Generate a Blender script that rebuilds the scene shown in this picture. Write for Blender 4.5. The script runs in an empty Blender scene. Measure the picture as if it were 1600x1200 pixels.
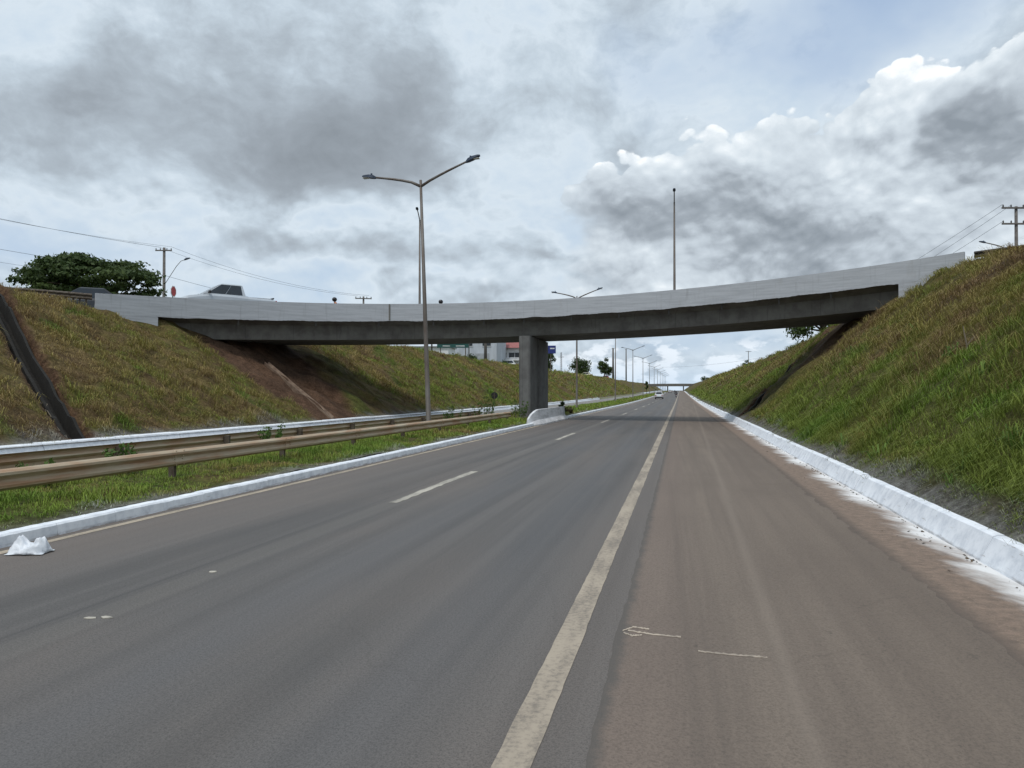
import bpy, math, random
import numpy as np
from mathutils import Vector, Matrix

SC = bpy.context.scene
COL = SC.collection
R = math.radians
random.seed(7)
rng = np.random.default_rng(11)

# ------------------------------------------------------------------ camera
YAW = math.atan(263 / 1150)
cam_d = bpy.data.cameras.new("camera")
cam_d.sensor_width = 36.0
cam_d.lens = 1150 / 1600 * 36
cam_d.clip_start = 0.05
cam_d.clip_end = 30000
cam = bpy.data.objects.new("camera", cam_d)
COL.objects.link(cam)
cam.location = (0, 0, 1.85)
cam.rotation_euler = (R(90.65), 0, YAW)
SC.camera = cam
SC.view_settings.view_transform = 'Standard'
SC.view_settings.look = 'None'
SC.view_settings.gamma = 1
SC.view_settings.exposure = 0.25
SUN_EL = 62

# ------------------------------------------------------------------ sky
world = bpy.data.worlds.new("World")
SC.world = world
world.use_nodes = True
WT = world.node_tree
WT.nodes.clear()


class X:
    """tiny expression wrapper round shader math sockets"""
    tree = WT

    def __init__(s, sock): s.s = sock

    @staticmethod
    def m(op, *a, clamp=False):
        n = X.tree.nodes.new('ShaderNodeMath')
        n.operation = op
        n.use_clamp = clamp
        for i, v in enumerate(a):
            if isinstance(v, X): X.tree.links.new(v.s, n.inputs[i])
            else: n.inputs[i].default_value = v
        return X(n.outputs[0])

    def __add__(s, o): return X.m('ADD', s, o)
    __radd__ = __add__
    def __sub__(s, o): return X.m('SUBTRACT', s, o)
    def __rsub__(s, o): return X.m('SUBTRACT', o, s)
    def __mul__(s, o): return X.m('MULTIPLY', s, o)
    __rmul__ = __mul__

    def smooth(s, a, b):
        n = X.tree.nodes.new('ShaderNodeMapRange')
        n.interpolation_type = 'SMOOTHSTEP'
        X.tree.links.new(s.s, n.inputs[0])
        n.inputs[1].default_value = a
        n.inputs[2].default_value = b
        return X(n.outputs[0])


def xvec(x, y, z):
    n = X.tree.nodes.new('ShaderNodeCombineXYZ')
    for i, v in enumerate((x, y, z)):
        if isinstance(v, X): X.tree.links.new(v.s, n.inputs[i])
        else: n.inputs[i].default_value = v
    return n.outputs[0]


def xnoise(vec, scale, detail=5.0, rough=0.55, color=False, dist=0.0):
    n = X.tree.nodes.new('ShaderNodeTexNoise')
    if X.tree is WT: n.noise_dimensions = '2D'
    X.tree.links.new(vec, n.inputs['Vector'])
    n.inputs['Scale'].default_value = scale
    n.inputs['Detail'].default_value = detail
    n.inputs['Roughness'].default_value = rough
    n.inputs['Distortion'].default_value = dist
    return n.outputs['Color'] if color else X(n.outputs['Fac'])


def xmix(f, a, b):
    n = X.tree.nodes.new('ShaderNodeMix')
    n.data_type = 'RGBA'
    if isinstance(f, X): X.tree.links.new(f.s, n.inputs[0])
    else: n.inputs[0].default_value = f
    for k, v in ((6, a), (7, b)):
        if isinstance(v, tuple): n.inputs[k].default_value = (*v[:3], 1)
        else: X.tree.links.new(v, n.inputs[k])
    return n.outputs[2]


def xramp(f, stops):
    n = X.tree.nodes.new('ShaderNodeValToRGB')
    X.tree.links.new(f.s, n.inputs[0])
    e = n.color_ramp.elements
    while len(e) < len(stops): e.new(0.5)
    for el, (p, c) in zip(e, stops):
        el.position = p
        el.color = (*c, 1)
    return n.outputs[0]


def lin(*c):
    return tuple(((v / 255 + 0.055) / 1.055) ** 2.4 if v > 10 else v / 255 / 12.92 for v in c)


def build_sky():
    X.tree = WT
    tc = WT.nodes.new('ShaderNodeTexCoord')
    sp = WT.nodes.new('ShaderNodeSeparateXYZ')
    WT.links.new(tc.outputs['Generated'], sp.inputs[0])
    x, y, z = (X(o) for o in sp.outputs)
    az = X.m('ARCTAN2', x, y)
    el = X.m('ARCSINE', z)
    p0 = xvec(az, el * 1.5, 0.0)
    wn = xnoise(p0, 4.5, 4, 0.55, color=True)
    ws = WT.nodes.new('ShaderNodeSeparateXYZ')
    WT.links.new(wn, ws.inputs[0])
    wx, wy = X(ws.outputs[0]) - 0.5, X(ws.outputs[1]) - 0.5
    aw, ew = az + wx * 0.22, el + wy * 0.10

    def lobe(a0, e0, sa, se, rot=0.0):          # centre and half widths in degrees on the sky
        da, de = (aw - R(a0)), (ew - R(e0))
        if rot:
            c, s = math.cos(R(rot)), math.sin(R(rot))
            da, de = da * c + de * s, de * c - da * s
        da, de = da * (1 / R(sa)), de * (1 / R(se))
        return X.m('EXPONENT', (da * da + de * de) * -1.0)

    def total(ls):
        t = None
        for a, e_, sa, se, amp, *rt in ls:
            v = lobe(a, e_, sa, se, *rt) * amp
            t = v if t is None else t + v
        return t

    def warped(dx, dy, q=1.0):
        return xvec(az + wx * (0.07 * q) + dx, (el + wy * (0.045 * q) + dy) * 1.5, 0.0)

    def billow(vec):
        """rounded heaps, large to small"""
        t = None
        for sc, w in ((13.0, 0.55), (29.0, 0.29), (63.0, 0.16)):
            n = WT.nodes.new('ShaderNodeTexVoronoi')
            n.voronoi_dimensions = '2D'
            n.inputs['Scale'].default_value = sc
            WT.links.new(vec, n.inputs['Vector'])
            v = (1.0 - X(n.outputs['Distance'])) * w
            t = v if t is None else t + v
        return t

    warp = warped(0, 0)
    n_big = xnoise(warp, 4.2, 5, 0.5)
    fb = xnoise(warp, 6.0, 10, 0.65)
    fb2 = xnoise(warped(0.008, 0.022), 6.0, 10, 0.65)
    puff = fb - fb2                          # heaps catch the light on top, their undersides are grey
    bw = billow(warped(0, 0, 0.6))
    bw2 = billow(warped(0.003, 0.009, 0.6))
    knob = bw - bw2
    lowpart = 1.0 - el.smooth(R(12), R(19))
    thick = total(LOBES) * -0.86 + 0.47 + (fb - 0.5) * 1.25 + (n_big - 0.5) * 0.45 - puff * (lowpart * 0.55 + 0.40) - knob * (lowpart * 0.25 + 0.16)
    thick = thick * 0.80
    deck_c = xramp(thick, [(0.0, lin(178, 196, 214)), (0.18, lin(188, 203, 217)), (0.33, lin(200, 212, 222)), (0.44, lin(184, 197, 208)),
                           (0.58, lin(164, 175, 185)), (0.76, lin(146, 155, 164)), (1.0, lin(131, 139, 147))])
    # cumulus bank: crisp upper edge, lit from above
    cm = total(CUMULUS) + (n_big - 0.5) * 0.35 + (fb - 0.5) * 0.55 + (bw - 0.62) * 0.85
    crisp = el.smooth(R(12.5), R(16))
    edge = cm.smooth(0.40, 0.47) * crisp + cm.smooth(0.30, 0.95) * (1.0 - crisp)
    rim = (1.0 - cm.smooth(0.45, 1.0)) * el.smooth(R(11), R(17))
    cb = total(CUM_SHADE) * 0.85 + 0.55 + rim * 0.20 + puff * 0.75 + knob * 0.55 + (bw - 0.62) * 0.30 + (fb - 0.5) * 0.25
    cum_c = xramp(cb, [(0.0, lin(132, 141, 150)), (0.25, lin(152, 161, 170)), (0.5, lin(182, 192, 201)),
                       (0.72, lin(200, 210, 218)), (0.88, lin(216, 224, 230)), (1.0, lin(238, 242, 245))])
    sky = WT.nodes.new('ShaderNodeTexSky')
    sky.sky_type = 'NISHITA'
    sky.sun_disc = False
    sky.sun_elevation = R(SUN_EL)
    sky.sun_rotation = R(190)
    sky.air_density = 1.0
    sky.dust_density = 1.5
    bl = total(BLUE) + (n_big - 0.5) * 0.9 + (fb - 0.5) * 0.5
    blue_f = bl.smooth(0.15, 1.25) * 0.92
    sc_ = WT.nodes.new('ShaderNodeVectorMath')
    sc_.operation = 'SCALE'
    WT.links.new(sky.outputs[0], sc_.inputs[0])
    sc_.inputs['Scale'].default_value = 0.09
    veil = xmix(0.66, sc_.outputs[0], lin(172, 194, 222))
    base = xmix(blue_f, deck_c, veil)
    out = xmix(edge, base, cum_c)
    heap = xnoise(xvec(az + wx * 0.03, el * 1.9, 3.0), 26.0, 5, 0.55)
    hm = (heap + X.m('EXPONENT', X.m('POWER', (el - R(1.9)) * (1 / R(1.3)), 2.0) * -1.0) * 0.16).smooth(0.53, 0.68) * (1.0 - el.smooth(R(3.2), R(4.6))) * az.smooth(R(-14), R(-6))
    out = xmix(hm * 0.8, out, lin(226, 234, 242))
    low = 1.0 - el.smooth(R(0.2), R(3.2))
    out = xmix(low * 0.55, out, lin(186, 207, 228))
    up = WT.nodes.new('ShaderNodeVectorMath')
    up.operation = 'SCALE'
    WT.links.new(out, up.inputs[0])
    up.inputs['Scale'].default_value = 1 / 0.1
    bg = WT.nodes.new('ShaderNodeBackground')
    bg.inputs['Strength'].default_value = 0.1
    WT.links.new(up.outputs[0], bg.inputs['Color'])
    o = WT.nodes.new('ShaderNodeOutputWorld')
    WT.links.new(bg.outputs[0], o.inputs['Surface'])
    world.cycles.sampling_method = 'MANUAL'
    world.cycles.sample_map_resolution = 512


# azimuth (clockwise from the road's direction) and elevation of the clouds, degrees; half widths; strength
LOBES = [(-29.5, 19.6, 10.5, 5.0, -0.42), (-33, 16.6, 12, 3.2, -0.26), (-21.0, 22.5, 5.5, 5, -0.24), (-43, 18.5, 8, 2.6, -0.14), (-21, 17.0, 7, 3.0, -0.20), (-38, 22, 6, 3, -0.10),
         (-47, 26, 8, 4, 0.18), (-35, 12.4, 10, 1.5, 0.14), (-25, 13.6, 5, 1.8, 0.22), (-18, 12.4, 5, 2.2, 0.22), (-9, 12.2, 4, 1.8, 0.10),
         (-42, 9.5, 12, 2.4, 0.06), (-24, 10.4, 9, 1.2, -0.22), (-13, 10.2, 7, 1.2, -0.26), (-28, 8.0, 7, 1.0, 0.24),
         (-16, 8.6, 10, 1.0, 0.18), (-8.5, 18, 3.5, 4, 0.16), (-3, 24, 8, 4, 0.10), (-11, 27, 6, 2.5, -0.08), (5, 5, 14, 1.2, 0.12), (-9, 21, 4, 2.4, -0.13), (-4.5, 19.5, 3, 1.2, -0.12), (-16, 14.6, 5, 1.0, -0.10), (-33, 10.6, 6, 0.9, -0.14), (-19, 7.8, 5, 0.7, -0.14), (-7, 8.4, 5, 0.9, -0.12)]
CUMULUS = [(0.5, 14.6, 8.5, 3.6, 0.95), (7.5, 16.4, 5.5, 3.6, 0.70), (13.8, 18.9, 2.7, 2.6, 0.95), (21.6, 16.6, 4.4, 4.2, 1.05),
           (8, 9.5, 13, 4.2, 1.05), (-7.0, 12.5, 4, 2.4, 0.45), (24, 10, 8, 5, 0.9), (18, 15, 6, 4, 0.6), (-2, 8, 9, 3, 0.7)]
CUM_SHADE = [(-2.5, 13.6, 6.5, 2.0, -0.30), (4.5, 13.0, 5, 1.8, -0.26), (8.5, 10.4, 7, 2.0, -0.36), (20.8, 16.4, 4.4, 2.6, -0.42),
             (14.3, 21, 2.2, 2.8, 0.36), (9, 16.6, 3.5, 2.0, 0.10), (13, 14.6, 2.5, 2.0, 0.16), (16.5, 12.0, 4, 1.3, 0.16),
             (-4, 10.6, 5, 1.0, 0.20), (2, 17.6, 5, 1.4, 0.12), (19.5, 22.5, 4, 1.3, 0.10), (6, 7.6, 16, 1.0, 0.18), (17.0, 17.8, 1.1, 3.2, 0.28)]
BLUE = [(15, 27, 10, 4.6, 1.25), (8.5, 21.5, 6, 3.0, 0.7), (1, 25, 8, 4, 0.35), (4, 3.8, 8, 1.4, 0.85), (-47, 10, 6, 3, 0.55), (-36, 9.4, 10, 1.6, 0.5)]
build_sky()

# ------------------------------------------------------------------ sun (weak, through thin cloud, high behind the camera)
sun_d = bpy.data.lights.new("sun", 'SUN')
sun_d.energy = 1.5
sun_d.angle = R(10)
sun_d.color = (1.0, 0.96, 0.90)
sun = bpy.data.objects.new("sun", sun_d)
COL.objects.link(sun)
sun.location = (0, -40, 80)
sun.rotation_euler = (R(90 - SUN_EL), 0, R(-10))


# ------------------------------------------------------------------ helpers
def tag(o, label=None, cat=None, group=None, kind=None):
    if label: o['label'] = label
    if cat: o['category'] = cat
    if group: o['group'] = group
    if kind: o['kind'] = kind
    return o


def thing(name, label, cat, loc=(0, 0, 0), rz=0.0, group=None):
    o = bpy.data.objects.new(name, None)
    o.empty_display_size = 0.3
    COL.objects.link(o)
    o.location = loc
    o.rotation_euler = (0, 0, rz)
    return tag(o, label, cat, group)


def dup(o, parent=None):
    c = o.copy()
    COL.objects.link(c)
    c.parent = parent
    for ch in list(o.children): dup(ch, c)
    return c


class MB:
    def __init__(s): s.v, s.f, s.mi = [], [], []

    def add(s, vs, fs, m=0):
        k = len(s.v)
        s.v += [tuple(p) for p in vs]
        s.f += [tuple(i + k for i in f) for f in fs]
        s.mi += [m] * len(fs)
        return s

    def box(s, c, d, m=0, rot=None):
        h = [q / 2 for q in d]
        vs = [Vector((sx * h[0], sy * h[1], sz * h[2])) for sz in (-1, 1) for sy in (-1, 1) for sx in (-1, 1)]
        if rot is not None: vs = [rot @ p for p in vs]
        vs = [p + Vector(c) for p in vs]
        return s.add(vs, [(0, 2, 3, 1), (4, 5, 7, 6), (0, 1, 5, 4), (2, 6, 7, 3), (0, 4, 6, 2), (1, 3, 7, 5)], m)

    def loft(s, rings, cap=True, closed=True, m=0):
        n = len(rings[0])
        vs = [p for r in rings for p in r]
        fs = []
        for i in range(len(rings) - 1):
            for j in range(n if closed else n - 1):
                a, b = i * n + j, i * n + (j + 1) % n
                fs.append((a, b, b + n, a + n))
        if cap:
            fs.append(tuple(range(n - 1, -1, -1)))
            fs.append(tuple((len(rings) - 1) * n + j for j in range(n)))
        return s.add(vs, fs, m)

    def tube(s, pts, rad, seg=8, m=0, cap=True):
        pts = [Vector(p) for p in pts]
        if not hasattr(rad, '__len__'): rad = [rad] * len(pts)
        rings = []
        pu = None
        for i, p in enumerate(pts):
            t = (pts[min(i + 1, len(pts) - 1)] - pts[max(i - 1, 0)]).normalized()
            u = pu if pu is not None else (Vector((1, 0, 0)) if abs(t.x) < 0.8 else Vector((0, 1, 0)))
            u = (u - t * u.dot(t)).normalized()
            pu = u
            w = t.cross(u)
            rings.append([p + (u * math.cos(a) + w * math.sin(a)) * rad[i] for a in (2 * math.pi * k / seg for k in range(seg))])
        return s.loft(rings, cap=cap, m=m)

    def disc(s, c, axis, r, h, seg=24, m=0):
        c, a = Vector(c), Vector(axis).normalized()
        return s.tube([c - a * h / 2, c + a * h / 2], r, seg, m)

    def build(s, name, mats, parent=None, smooth=False):
        me = bpy.data.meshes.new(name)
        me.from_pydata(s.v, [], s.f)
        for mt in (mats if isinstance(mats, (list, tuple)) else [mats]): me.materials.append(mt)
        me.polygons.foreach_set('material_index', s.mi)
        if smooth: me.polygons.foreach_set('use_smooth', [True] * len(s.f))
        me.validate()
        me.update()
        o = bpy.data.objects.new(name, me)
        COL.objects.link(o)
        o.parent = parent
        return o


def bevel(o, w=0.02, seg=2):
    b = o.modifiers.new('bevel', 'BEVEL')
    b.width = w
    b.segments = seg
    b.limit_method = 'ANGLE'
    b.angle_limit = R(40)
    return o


def np_mesh(name, V, F, mat, colors=None, parent=None, smooth=False, kind=None):
    """V (n,3) array, F list of (k,m) index arrays with equal face size m"""
    me = bpy.data.meshes.new(name)
    me.vertices.add(len(V))
    me.vertices.foreach_set('co', np.asarray(V, np.float32).ravel())
    loops = np.concatenate([f.ravel() for f in F]).astype(np.int32)
    sizes = np.concatenate([np.full(len(f), f.shape[1], np.int32) for f in F])
    me.loops.add(len(loops))
    me.loops.foreach_set('vertex_index', loops)
    me.polygons.add(len(sizes))
    st = np.zeros(len(sizes), np.int32)
    st[1:] = np.cumsum(sizes)[:-1]
    me.polygons.foreach_set('loop_start', st)
    me.polygons.foreach_set('loop_total', sizes)
    if smooth: me.polygons.foreach_set('use_smooth', np.ones(len(sizes), bool))
    me.update(calc_edges=True)
    if colors is not None:
        a = me.color_attributes.new('tint', 'FLOAT_COLOR', 'POINT')
        c = np.ones((len(V), 4), np.float32)
        c[:, :3] = colors
        a.data.foreach_set('color', c.ravel())
    for mt in (mat if isinstance(mat, (list, tuple)) else [mat]): me.materials.append(mt)
    o = bpy.data.objects.new(name, me)
    COL.objects.link(o)
    o.parent = parent
    if kind: o['kind'] = kind
    return o


def vnoise(x, y, scale, seed=0):
    x, y = np.asarray(x, float) / scale, np.asarray(y, float) / scale
    xi, yi = np.floor(x), np.floor(y)
    fx, fy = x - xi, y - yi
    fx, fy = fx * fx * (3 - 2 * fx), fy * fy * (3 - 2 * fy)

    def h(a, b):
        q = np.sin(a * 127.1 + b * 311.7 + seed * 74.7) * 43758.5453
        return q - np.floor(q)
    return (h(xi, yi) * (1 - fx) + h(xi + 1, yi) * fx) * (1 - fy) + (h(xi, yi + 1) * (1 - fx) + h(xi + 1, yi + 1) * fx) * fy


def sstep(v, a, b):
    t = np.clip((v - a) / (b - a), 0, 1)
    return t * t * (3 - 2 * t)


# ------------------------------------------------------------------ materials
def new_mat(name):
    m = bpy.data.materials.new(name)
    m.use_nodes = True
    X.tree = m.node_tree
    b = m.node_tree.nodes['Principled BSDF']
    return m, m.node_tree, b


def bump(b, h, strength=0.3, dist=0.02):
    n = X.tree.nodes.new('ShaderNodeBump')
    n.inputs['Strength'].default_value = strength
    n.inputs['Distance'].default_value = dist
    X.tree.links.new(h.s if isinstance(h, X) else h, n.inputs['Height'])
    X.tree.links.new(n.outputs[0], b.inputs['Normal'])


def coords():
    t = X.tree.nodes.new('ShaderNodeTexCoord')
    s = X.tree.nodes.new('ShaderNodeSeparateXYZ')
    X.tree.links.new(t.outputs['Object'], s.inputs[0])
    return t.outputs['Object'], *(X(o) for o in s.outputs)


def mat(name, col, rough=0.6, metal=0.0, col2=None, scale=3.0, lo=0.35, hi=0.7, bmp=0.0, bscale=40, stretch=(1, 1, 1), spec=0.5):
    m, t, b = new_mat(name)
    b.inputs['Roughness'].default_value = rough
    b.inputs['Metallic'].default_value = metal
    b.inputs['Specular IOR Level'].default_value = spec
    P, x, y, z = coords()
    if stretch != (1, 1, 1): P = xvec(x * stretch[0], y * stretch[1], z * stretch[2])
    c2 = col2 or tuple(c * 0.72 for c in col)
    f = xnoise(P, scale, 6, 0.62).smooth(lo, hi)
    t.links.new(xmix(f, col, c2), b.inputs['Base Color'])
    if bmp: bump(b, xnoise(P, bscale, 4, 0.6), bmp, 0.02)
    return m


def m_asphalt():
    m, t, b = new_mat('asphalt')
    P, x, y, z = coords()
    streak = xnoise(xvec(x * 2.2, y * 0.035, 0.0), 1.0, 5, 0.6)
    patch = xnoise(xvec(x * 0.5, y * 0.12, 0.0), 1.0, 5, 0.6)
    fine = xnoise(P, 95.0, 3, 0.7)
    grain = xnoise(P, 46.0, 4, 0.7)
    base = xmix(streak.smooth(0.3, 0.72), lin(88, 86, 85), lin(110, 107, 105))
    base = xmix(patch.smooth(0.4, 0.75) * 0.65, base, lin(116, 108, 102))
    dust = (1.0 - (x + 8.0).smooth(0.0, 2.6)) * 0.5 + (x + 2.0).smooth(0.55, 1.3) * 0.30
    base = xmix(dust, base, lin(124, 112, 103))
    track = X.m('EXPONENT', X.m('POWER', (x + 1.75) * 2.4, 2.0) * -1.0) + X.m('EXPONENT', X.m('POWER', (x + 3.4) * 2.4, 2.0) * -1.0)
    base = xmix(track * 0.35, base, lin(94, 97, 102))
    seam = 1.0 - X.m('ABSOLUTE', x + 4.98 + (patch - 0.5) * 0.05).smooth(0.0, 0.035)
    base = xmix(seam * 0.35, base, lin(66, 66, 68))
    base = xmix(X.m('ABSOLUTE', x + 4.70).smooth(0.22, 0.10) * 0.25, base, lin(128, 124, 118))
    base = xmix((grain - 0.5) * 1.5 + (fine - 0.5) * 2.0 + 0.20, base, lin(54, 53, 53))
    cv = X.tree.nodes.new('ShaderNodeTexVoronoi')
    cv.feature = 'DISTANCE_TO_EDGE'
    cv.inputs['Scale'].default_value = 0.55
    t.links.new(xvec(x + (grain - 0.5) * 0.25 + (patch - 0.5) * 1.2, y * 0.6 + (patch - 0.5) * 1.5, 0.0), cv.inputs['Vector'])
    crk = (1.0 - X(cv.outputs['Distance']).smooth(0.0, 0.010)) * xnoise(xvec(x * 0.4, y * 0.25, 5.0), 1.0, 3, 0.5).smooth(0.52, 0.60)
    base = xmix(crk * 0.10, base, lin(46, 44, 42))
    spk = fine.smooth(0.66, 0.76)
    base = xmix(spk * 0.45, base, lin(152, 148, 142))
    t.links.new(base, b.inputs['Base Color'])
    b.inputs['Roughness'].default_value = 0.78
    b.inputs['Specular IOR Level'].default_value = 0.35
    bump(b, grain + fine * 0.8, 0.55, 0.008)
    return m


def m_shoulder():
    m, t, b = new_mat('shoulder_asphalt')
    P, x, y, z = coords()
    streak = xnoise(xvec(x * 3.0, y * 0.06, 0.0), 1.0, 5, 0.6)
    patch = xnoise(xvec(x * 0.8, y * 0.3, 3.0), 1.0, 6, 0.6)
    fine = xnoise(P, 85.0, 3, 0.7)
    grain = xnoise(P, 44.0, 4, 0.7)
    base = xmix(streak.smooth(0.3, 0.7), lin(114, 103, 94), lin(129, 117, 106))
    base = xmix(patch.smooth(0.42, 0.72) * 0.7, base, lin(112, 101, 92))
    base = xmix(x.smooth(0.2, 2.2) * 0.30, base, lin(100, 88, 78))
    base = xmix((1.0 - (x + 0.47).smooth(0.0, 0.9)) * 0.55, base, lin(124, 110, 102))
    base = xmix((grain - 0.5) * 1.3 + (fine - 0.5) * 1.6 + 0.16, base, lin(68, 63, 59))
    st = xnoise(xvec(x * 1.6, y * 1.1, 7.0), 2.0, 4, 0.7).smooth(0.66, 0.72)
    base = xmix(st * 0.4, base, lin(70, 66, 62))
    eb = x + 0.47 + (xnoise(xvec(x * 2.0, y * 2.0, 1.0), 3.0, 5, 0.65) - 0.5) * 0.16
    base = xmix((1.0 - eb.smooth(0.01, 0.11)) * 0.85, base, lin(88, 85, 82))
    tyre = xnoise(xvec(x * 5.0 + y * 0.12, y * 0.02, 2.0), 1.3, 3, 0.5).smooth(0.58, 0.72)
    base = xmix(tyre * 0.28, base, lin(92, 84, 78))
    rut = X.m('EXPONENT', X.m('POWER', (x - 0.62 - y * 0.012) * 16.0, 2.0) * -1.0)
    base = xmix(rut * 0.22, base, lin(150, 138, 126))
    cv = X.tree.nodes.new('ShaderNodeTexVoronoi')
    cv.feature = 'DISTANCE_TO_EDGE'
    cv.inputs['Scale'].default_value = 0.55
    t.links.new(xvec(x + (grain - 0.5) * 0.25 + (patch - 0.5) * 1.2, y * 0.6 + (patch - 0.5) * 1.5, 0.0), cv.inputs['Vector'])
    crk = (1.0 - X(cv.outputs['Distance']).smooth(0.0, 0.010)) * xnoise(xvec(x * 0.4, y * 0.25, 5.0), 1.0, 3, 0.5).smooth(0.52, 0.60)
    base = xmix(crk * 0.10, base, lin(46, 44, 42))
    base = xmix(fine.smooth(0.68, 0.76) * 0.4, base, lin(165, 156, 146))
    t.links.new(base, b.inputs['Base Color'])
    b.inputs['Roughness'].default_value = 0.85
    b.inputs['Specular IOR Level'].default_value = 0.3
    bump(b, grain + fine * 0.8, 0.5, 0.008)
    return m


def m_paint(name, c, c2, amount=0.5):
    m, t, b = new_mat(name)
    P, x, y, z = coords()
    w = xnoise(P, 22.0, 6, 0.75)
    w2 = xnoise(xvec(x * 2, y * 0.4, 0.0), 2.0, 4, 0.6)
    f = (w + (w2 - 0.5) * 0.7).smooth(0.62 - amount * 0.2, 0.72)
    base = xmix(w2.smooth(0.3, 0.7), c, tuple(q * 0.8 for q in c))
    t.links.new(xmix(f * 0.85, base, c2), b.inputs['Base Color'])
    b.inputs['Roughness'].default_value = 0.8
    return m


def m_verge():
    """red brown dirt with whitewash overspray that fades away from the kerb"""
    m, t, b = new_mat('dirt_verge')
    P, x, y, z = coords()
    n1 = xnoise(P, 9.0, 7, 0.7)
    n2 = xnoise(xvec(x * 1.2 + y * 0.55, y * 0.55, 0.0), 3.0, 6, 0.65)
    n3 = xnoise(P, 60.0, 3, 0.7)
    lobes = xnoise(xvec(0.0, y * 0.45, 0.0), 1.0, 3, 0.5)
    base = xmix(n1.smooth(0.3, 0.7), lin(104, 91, 81), lin(136, 117, 103))
    base = xmix(n3.smooth(0.5, 0.75) * 0.5, base, lin(170, 146, 126))
    base = xmix((1.0 - (x - 2.25).smooth(0.0, 0.22)) * 0.75, base, lin(84, 76, 70))
    spray = (x - 2.74 + (n2 - 0.5) * 0.75 + (lobes - 0.5) * 0.9).smooth(0.02, 0.5)
    base = xmix(spray * 0.92, base, lin(232, 232, 232))
    t.links.new(base, b.inputs['Base Color'])
    b.inputs['Roughness'].default_value = 0.95
    bump(b, n1 + n3 * 0.6, 0.6, 0.02)
    return m


def m_white_kerb():
    m, t, b = new_mat('whitewashed_concrete')
    P, x, y, z = coords()
    n1 = xnoise(P, 5.0, 6, 0.65)
    n2 = xnoise(xvec(x * 3, y * 0.8, z * 6), 3.0, 6, 0.7)
    base = xmix(n1.smooth(0.35, 0.75), lin(236, 240, 246), lin(205, 211, 220))
    base = xmix(n2.smooth(0.59, 0.72) * 0.65, base, lin(148, 140, 132))
    chip = xnoise(P, 14.0, 5, 0.75).smooth(0.68, 0.73)
    base = xmix(chip * 0.7, base, lin(128, 122, 116))
    low = (1.0 - z.smooth(0.0, 0.05)) * n2.smooth(0.42, 0.6)
    base = xmix(low * 0.7, base, lin(120, 110, 102))
    t.links.new(base, b.inputs['Base Color'])
    b.inputs['Roughness'].default_value = 0.85
    bump(b, n1, 0.2, 0.01)
    return m


def m_attr(name, rough=0.8, transl=0.25, noise=0.0, scale=2.0):
    m, t, b = new_mat(name)
    a = t.nodes.new('ShaderNodeAttribute')
    a.attribute_name = 'tint'
    colr = a.outputs['Color']
    if noise:
        P, x, y, z = coords()
        f = xnoise(P, scale, 8, 0.7).smooth(0.3, 0.75)
        f2 = xnoise(P, scale * 7, 6, 0.7).smooth(0.35, 0.7)
        mul = t.nodes.new('ShaderNodeMix')
        mul.data_type = 'RGBA'
        mul.blend_type = 'MULTIPLY'
        X.tree.links.new((f * noise + f2 * noise * 0.8).s, mul.inputs[0])
        t.links.new(colr, mul.inputs[6])
        mul.inputs[7].default_value = (0.34, 0.32, 0.30, 1)
        colr = mul.outputs[2]
        bump(b, f2 + f, 0.7, 0.08)
    t.links.new(colr, b.inputs['Base Color'])
    b.inputs['Roughness'].default_value = rough
    b.inputs['Specular IOR Level'].default_value = 0.2
    if transl:
        tr = t.nodes.new('ShaderNodeBsdfTranslucent')
        t.links.new(colr, tr.inputs['Color'])
        mx = t.nodes.new('ShaderNodeMixShader')
        mx.inputs[0].default_value = transl
        out = t.nodes['Material Output']
        t.links.new(b.outputs[0], mx.inputs[1])
        t.links.new(tr.outputs[0], mx.inputs[2])
        t.links.new(mx.outputs[0], out.inputs['Surface'])
    return m


def m_bridge_paint():
    m, t, b = new_mat('pale_grey_painted_concrete')
    P, x, y, z = coords()
    n1 = xnoise(xvec(x * 0.35, y * 0.35, z * 6.0), 1.6, 6, 0.65)
    n2 = xnoise(P, 7.0, 6, 0.65)
    drip = xnoise(xvec(x * 5.0, y * 5.0, z * 0.5), 1.0, 4, 0.6)
    base = xmix(n1.smooth(0.35, 0.7), lin(178, 181, 186), lin(160, 163, 168))
    base = xmix(n2.smooth(0.55, 0.75) * 0.5, base, lin(186, 189, 194))
    base = xmix(drip.smooth(0.58, 0.78) * 0.38, base, lin(128, 129, 131))
    jn = X.m('ABSOLUTE', X.m('FRACT', x * 0.36) - 0.5).smooth(0.490, 0.497)
    base = xmix(jn * 0.15, base, lin(120, 122, 126))
    low_ = xnoise(xvec(x * 1.3, y * 1.3, z * 0.3), 1.2, 4, 0.6).smooth(0.60, 0.75)
    base = xmix(low_ * 0.25, base, lin(140, 136, 130))
    t.links.new(base, b.inputs['Base Color'])
    b.inputs['Roughness'].default_value = 0.9
    bump(b, n2, 0.2, 0.02)
    return m


def m_concrete(name, c1, c2):
    m, t, b = new_mat(name)
    P, x, y, z = coords()
    n1 = xnoise(P, 1.2, 7, 0.65)
    n2 = xnoise(xvec(x * 4.0, y * 4.0, z * 0.6), 1.0, 5, 0.6)
    brd = X.m('ABSOLUTE', X.m('FRACT', x * 0.42 + y * 0.1) - 0.5).smooth(0.485, 0.5)
    base = xmix(n1.smooth(0.35, 0.68), c1, c2)
    base = xmix(n2.smooth(0.55, 0.75) * 0.45, base, tuple(q * 0.55 for q in c2))
    base = xmix(brd * 0.4, base, tuple(q * 0.5 for q in c2))
    t.links.new(base, b.inputs['Base Color'])
    b.inputs['Roughness'].default_value = 0.92
    bump(b, n1, 0.3, 0.03)
    return m


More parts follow.
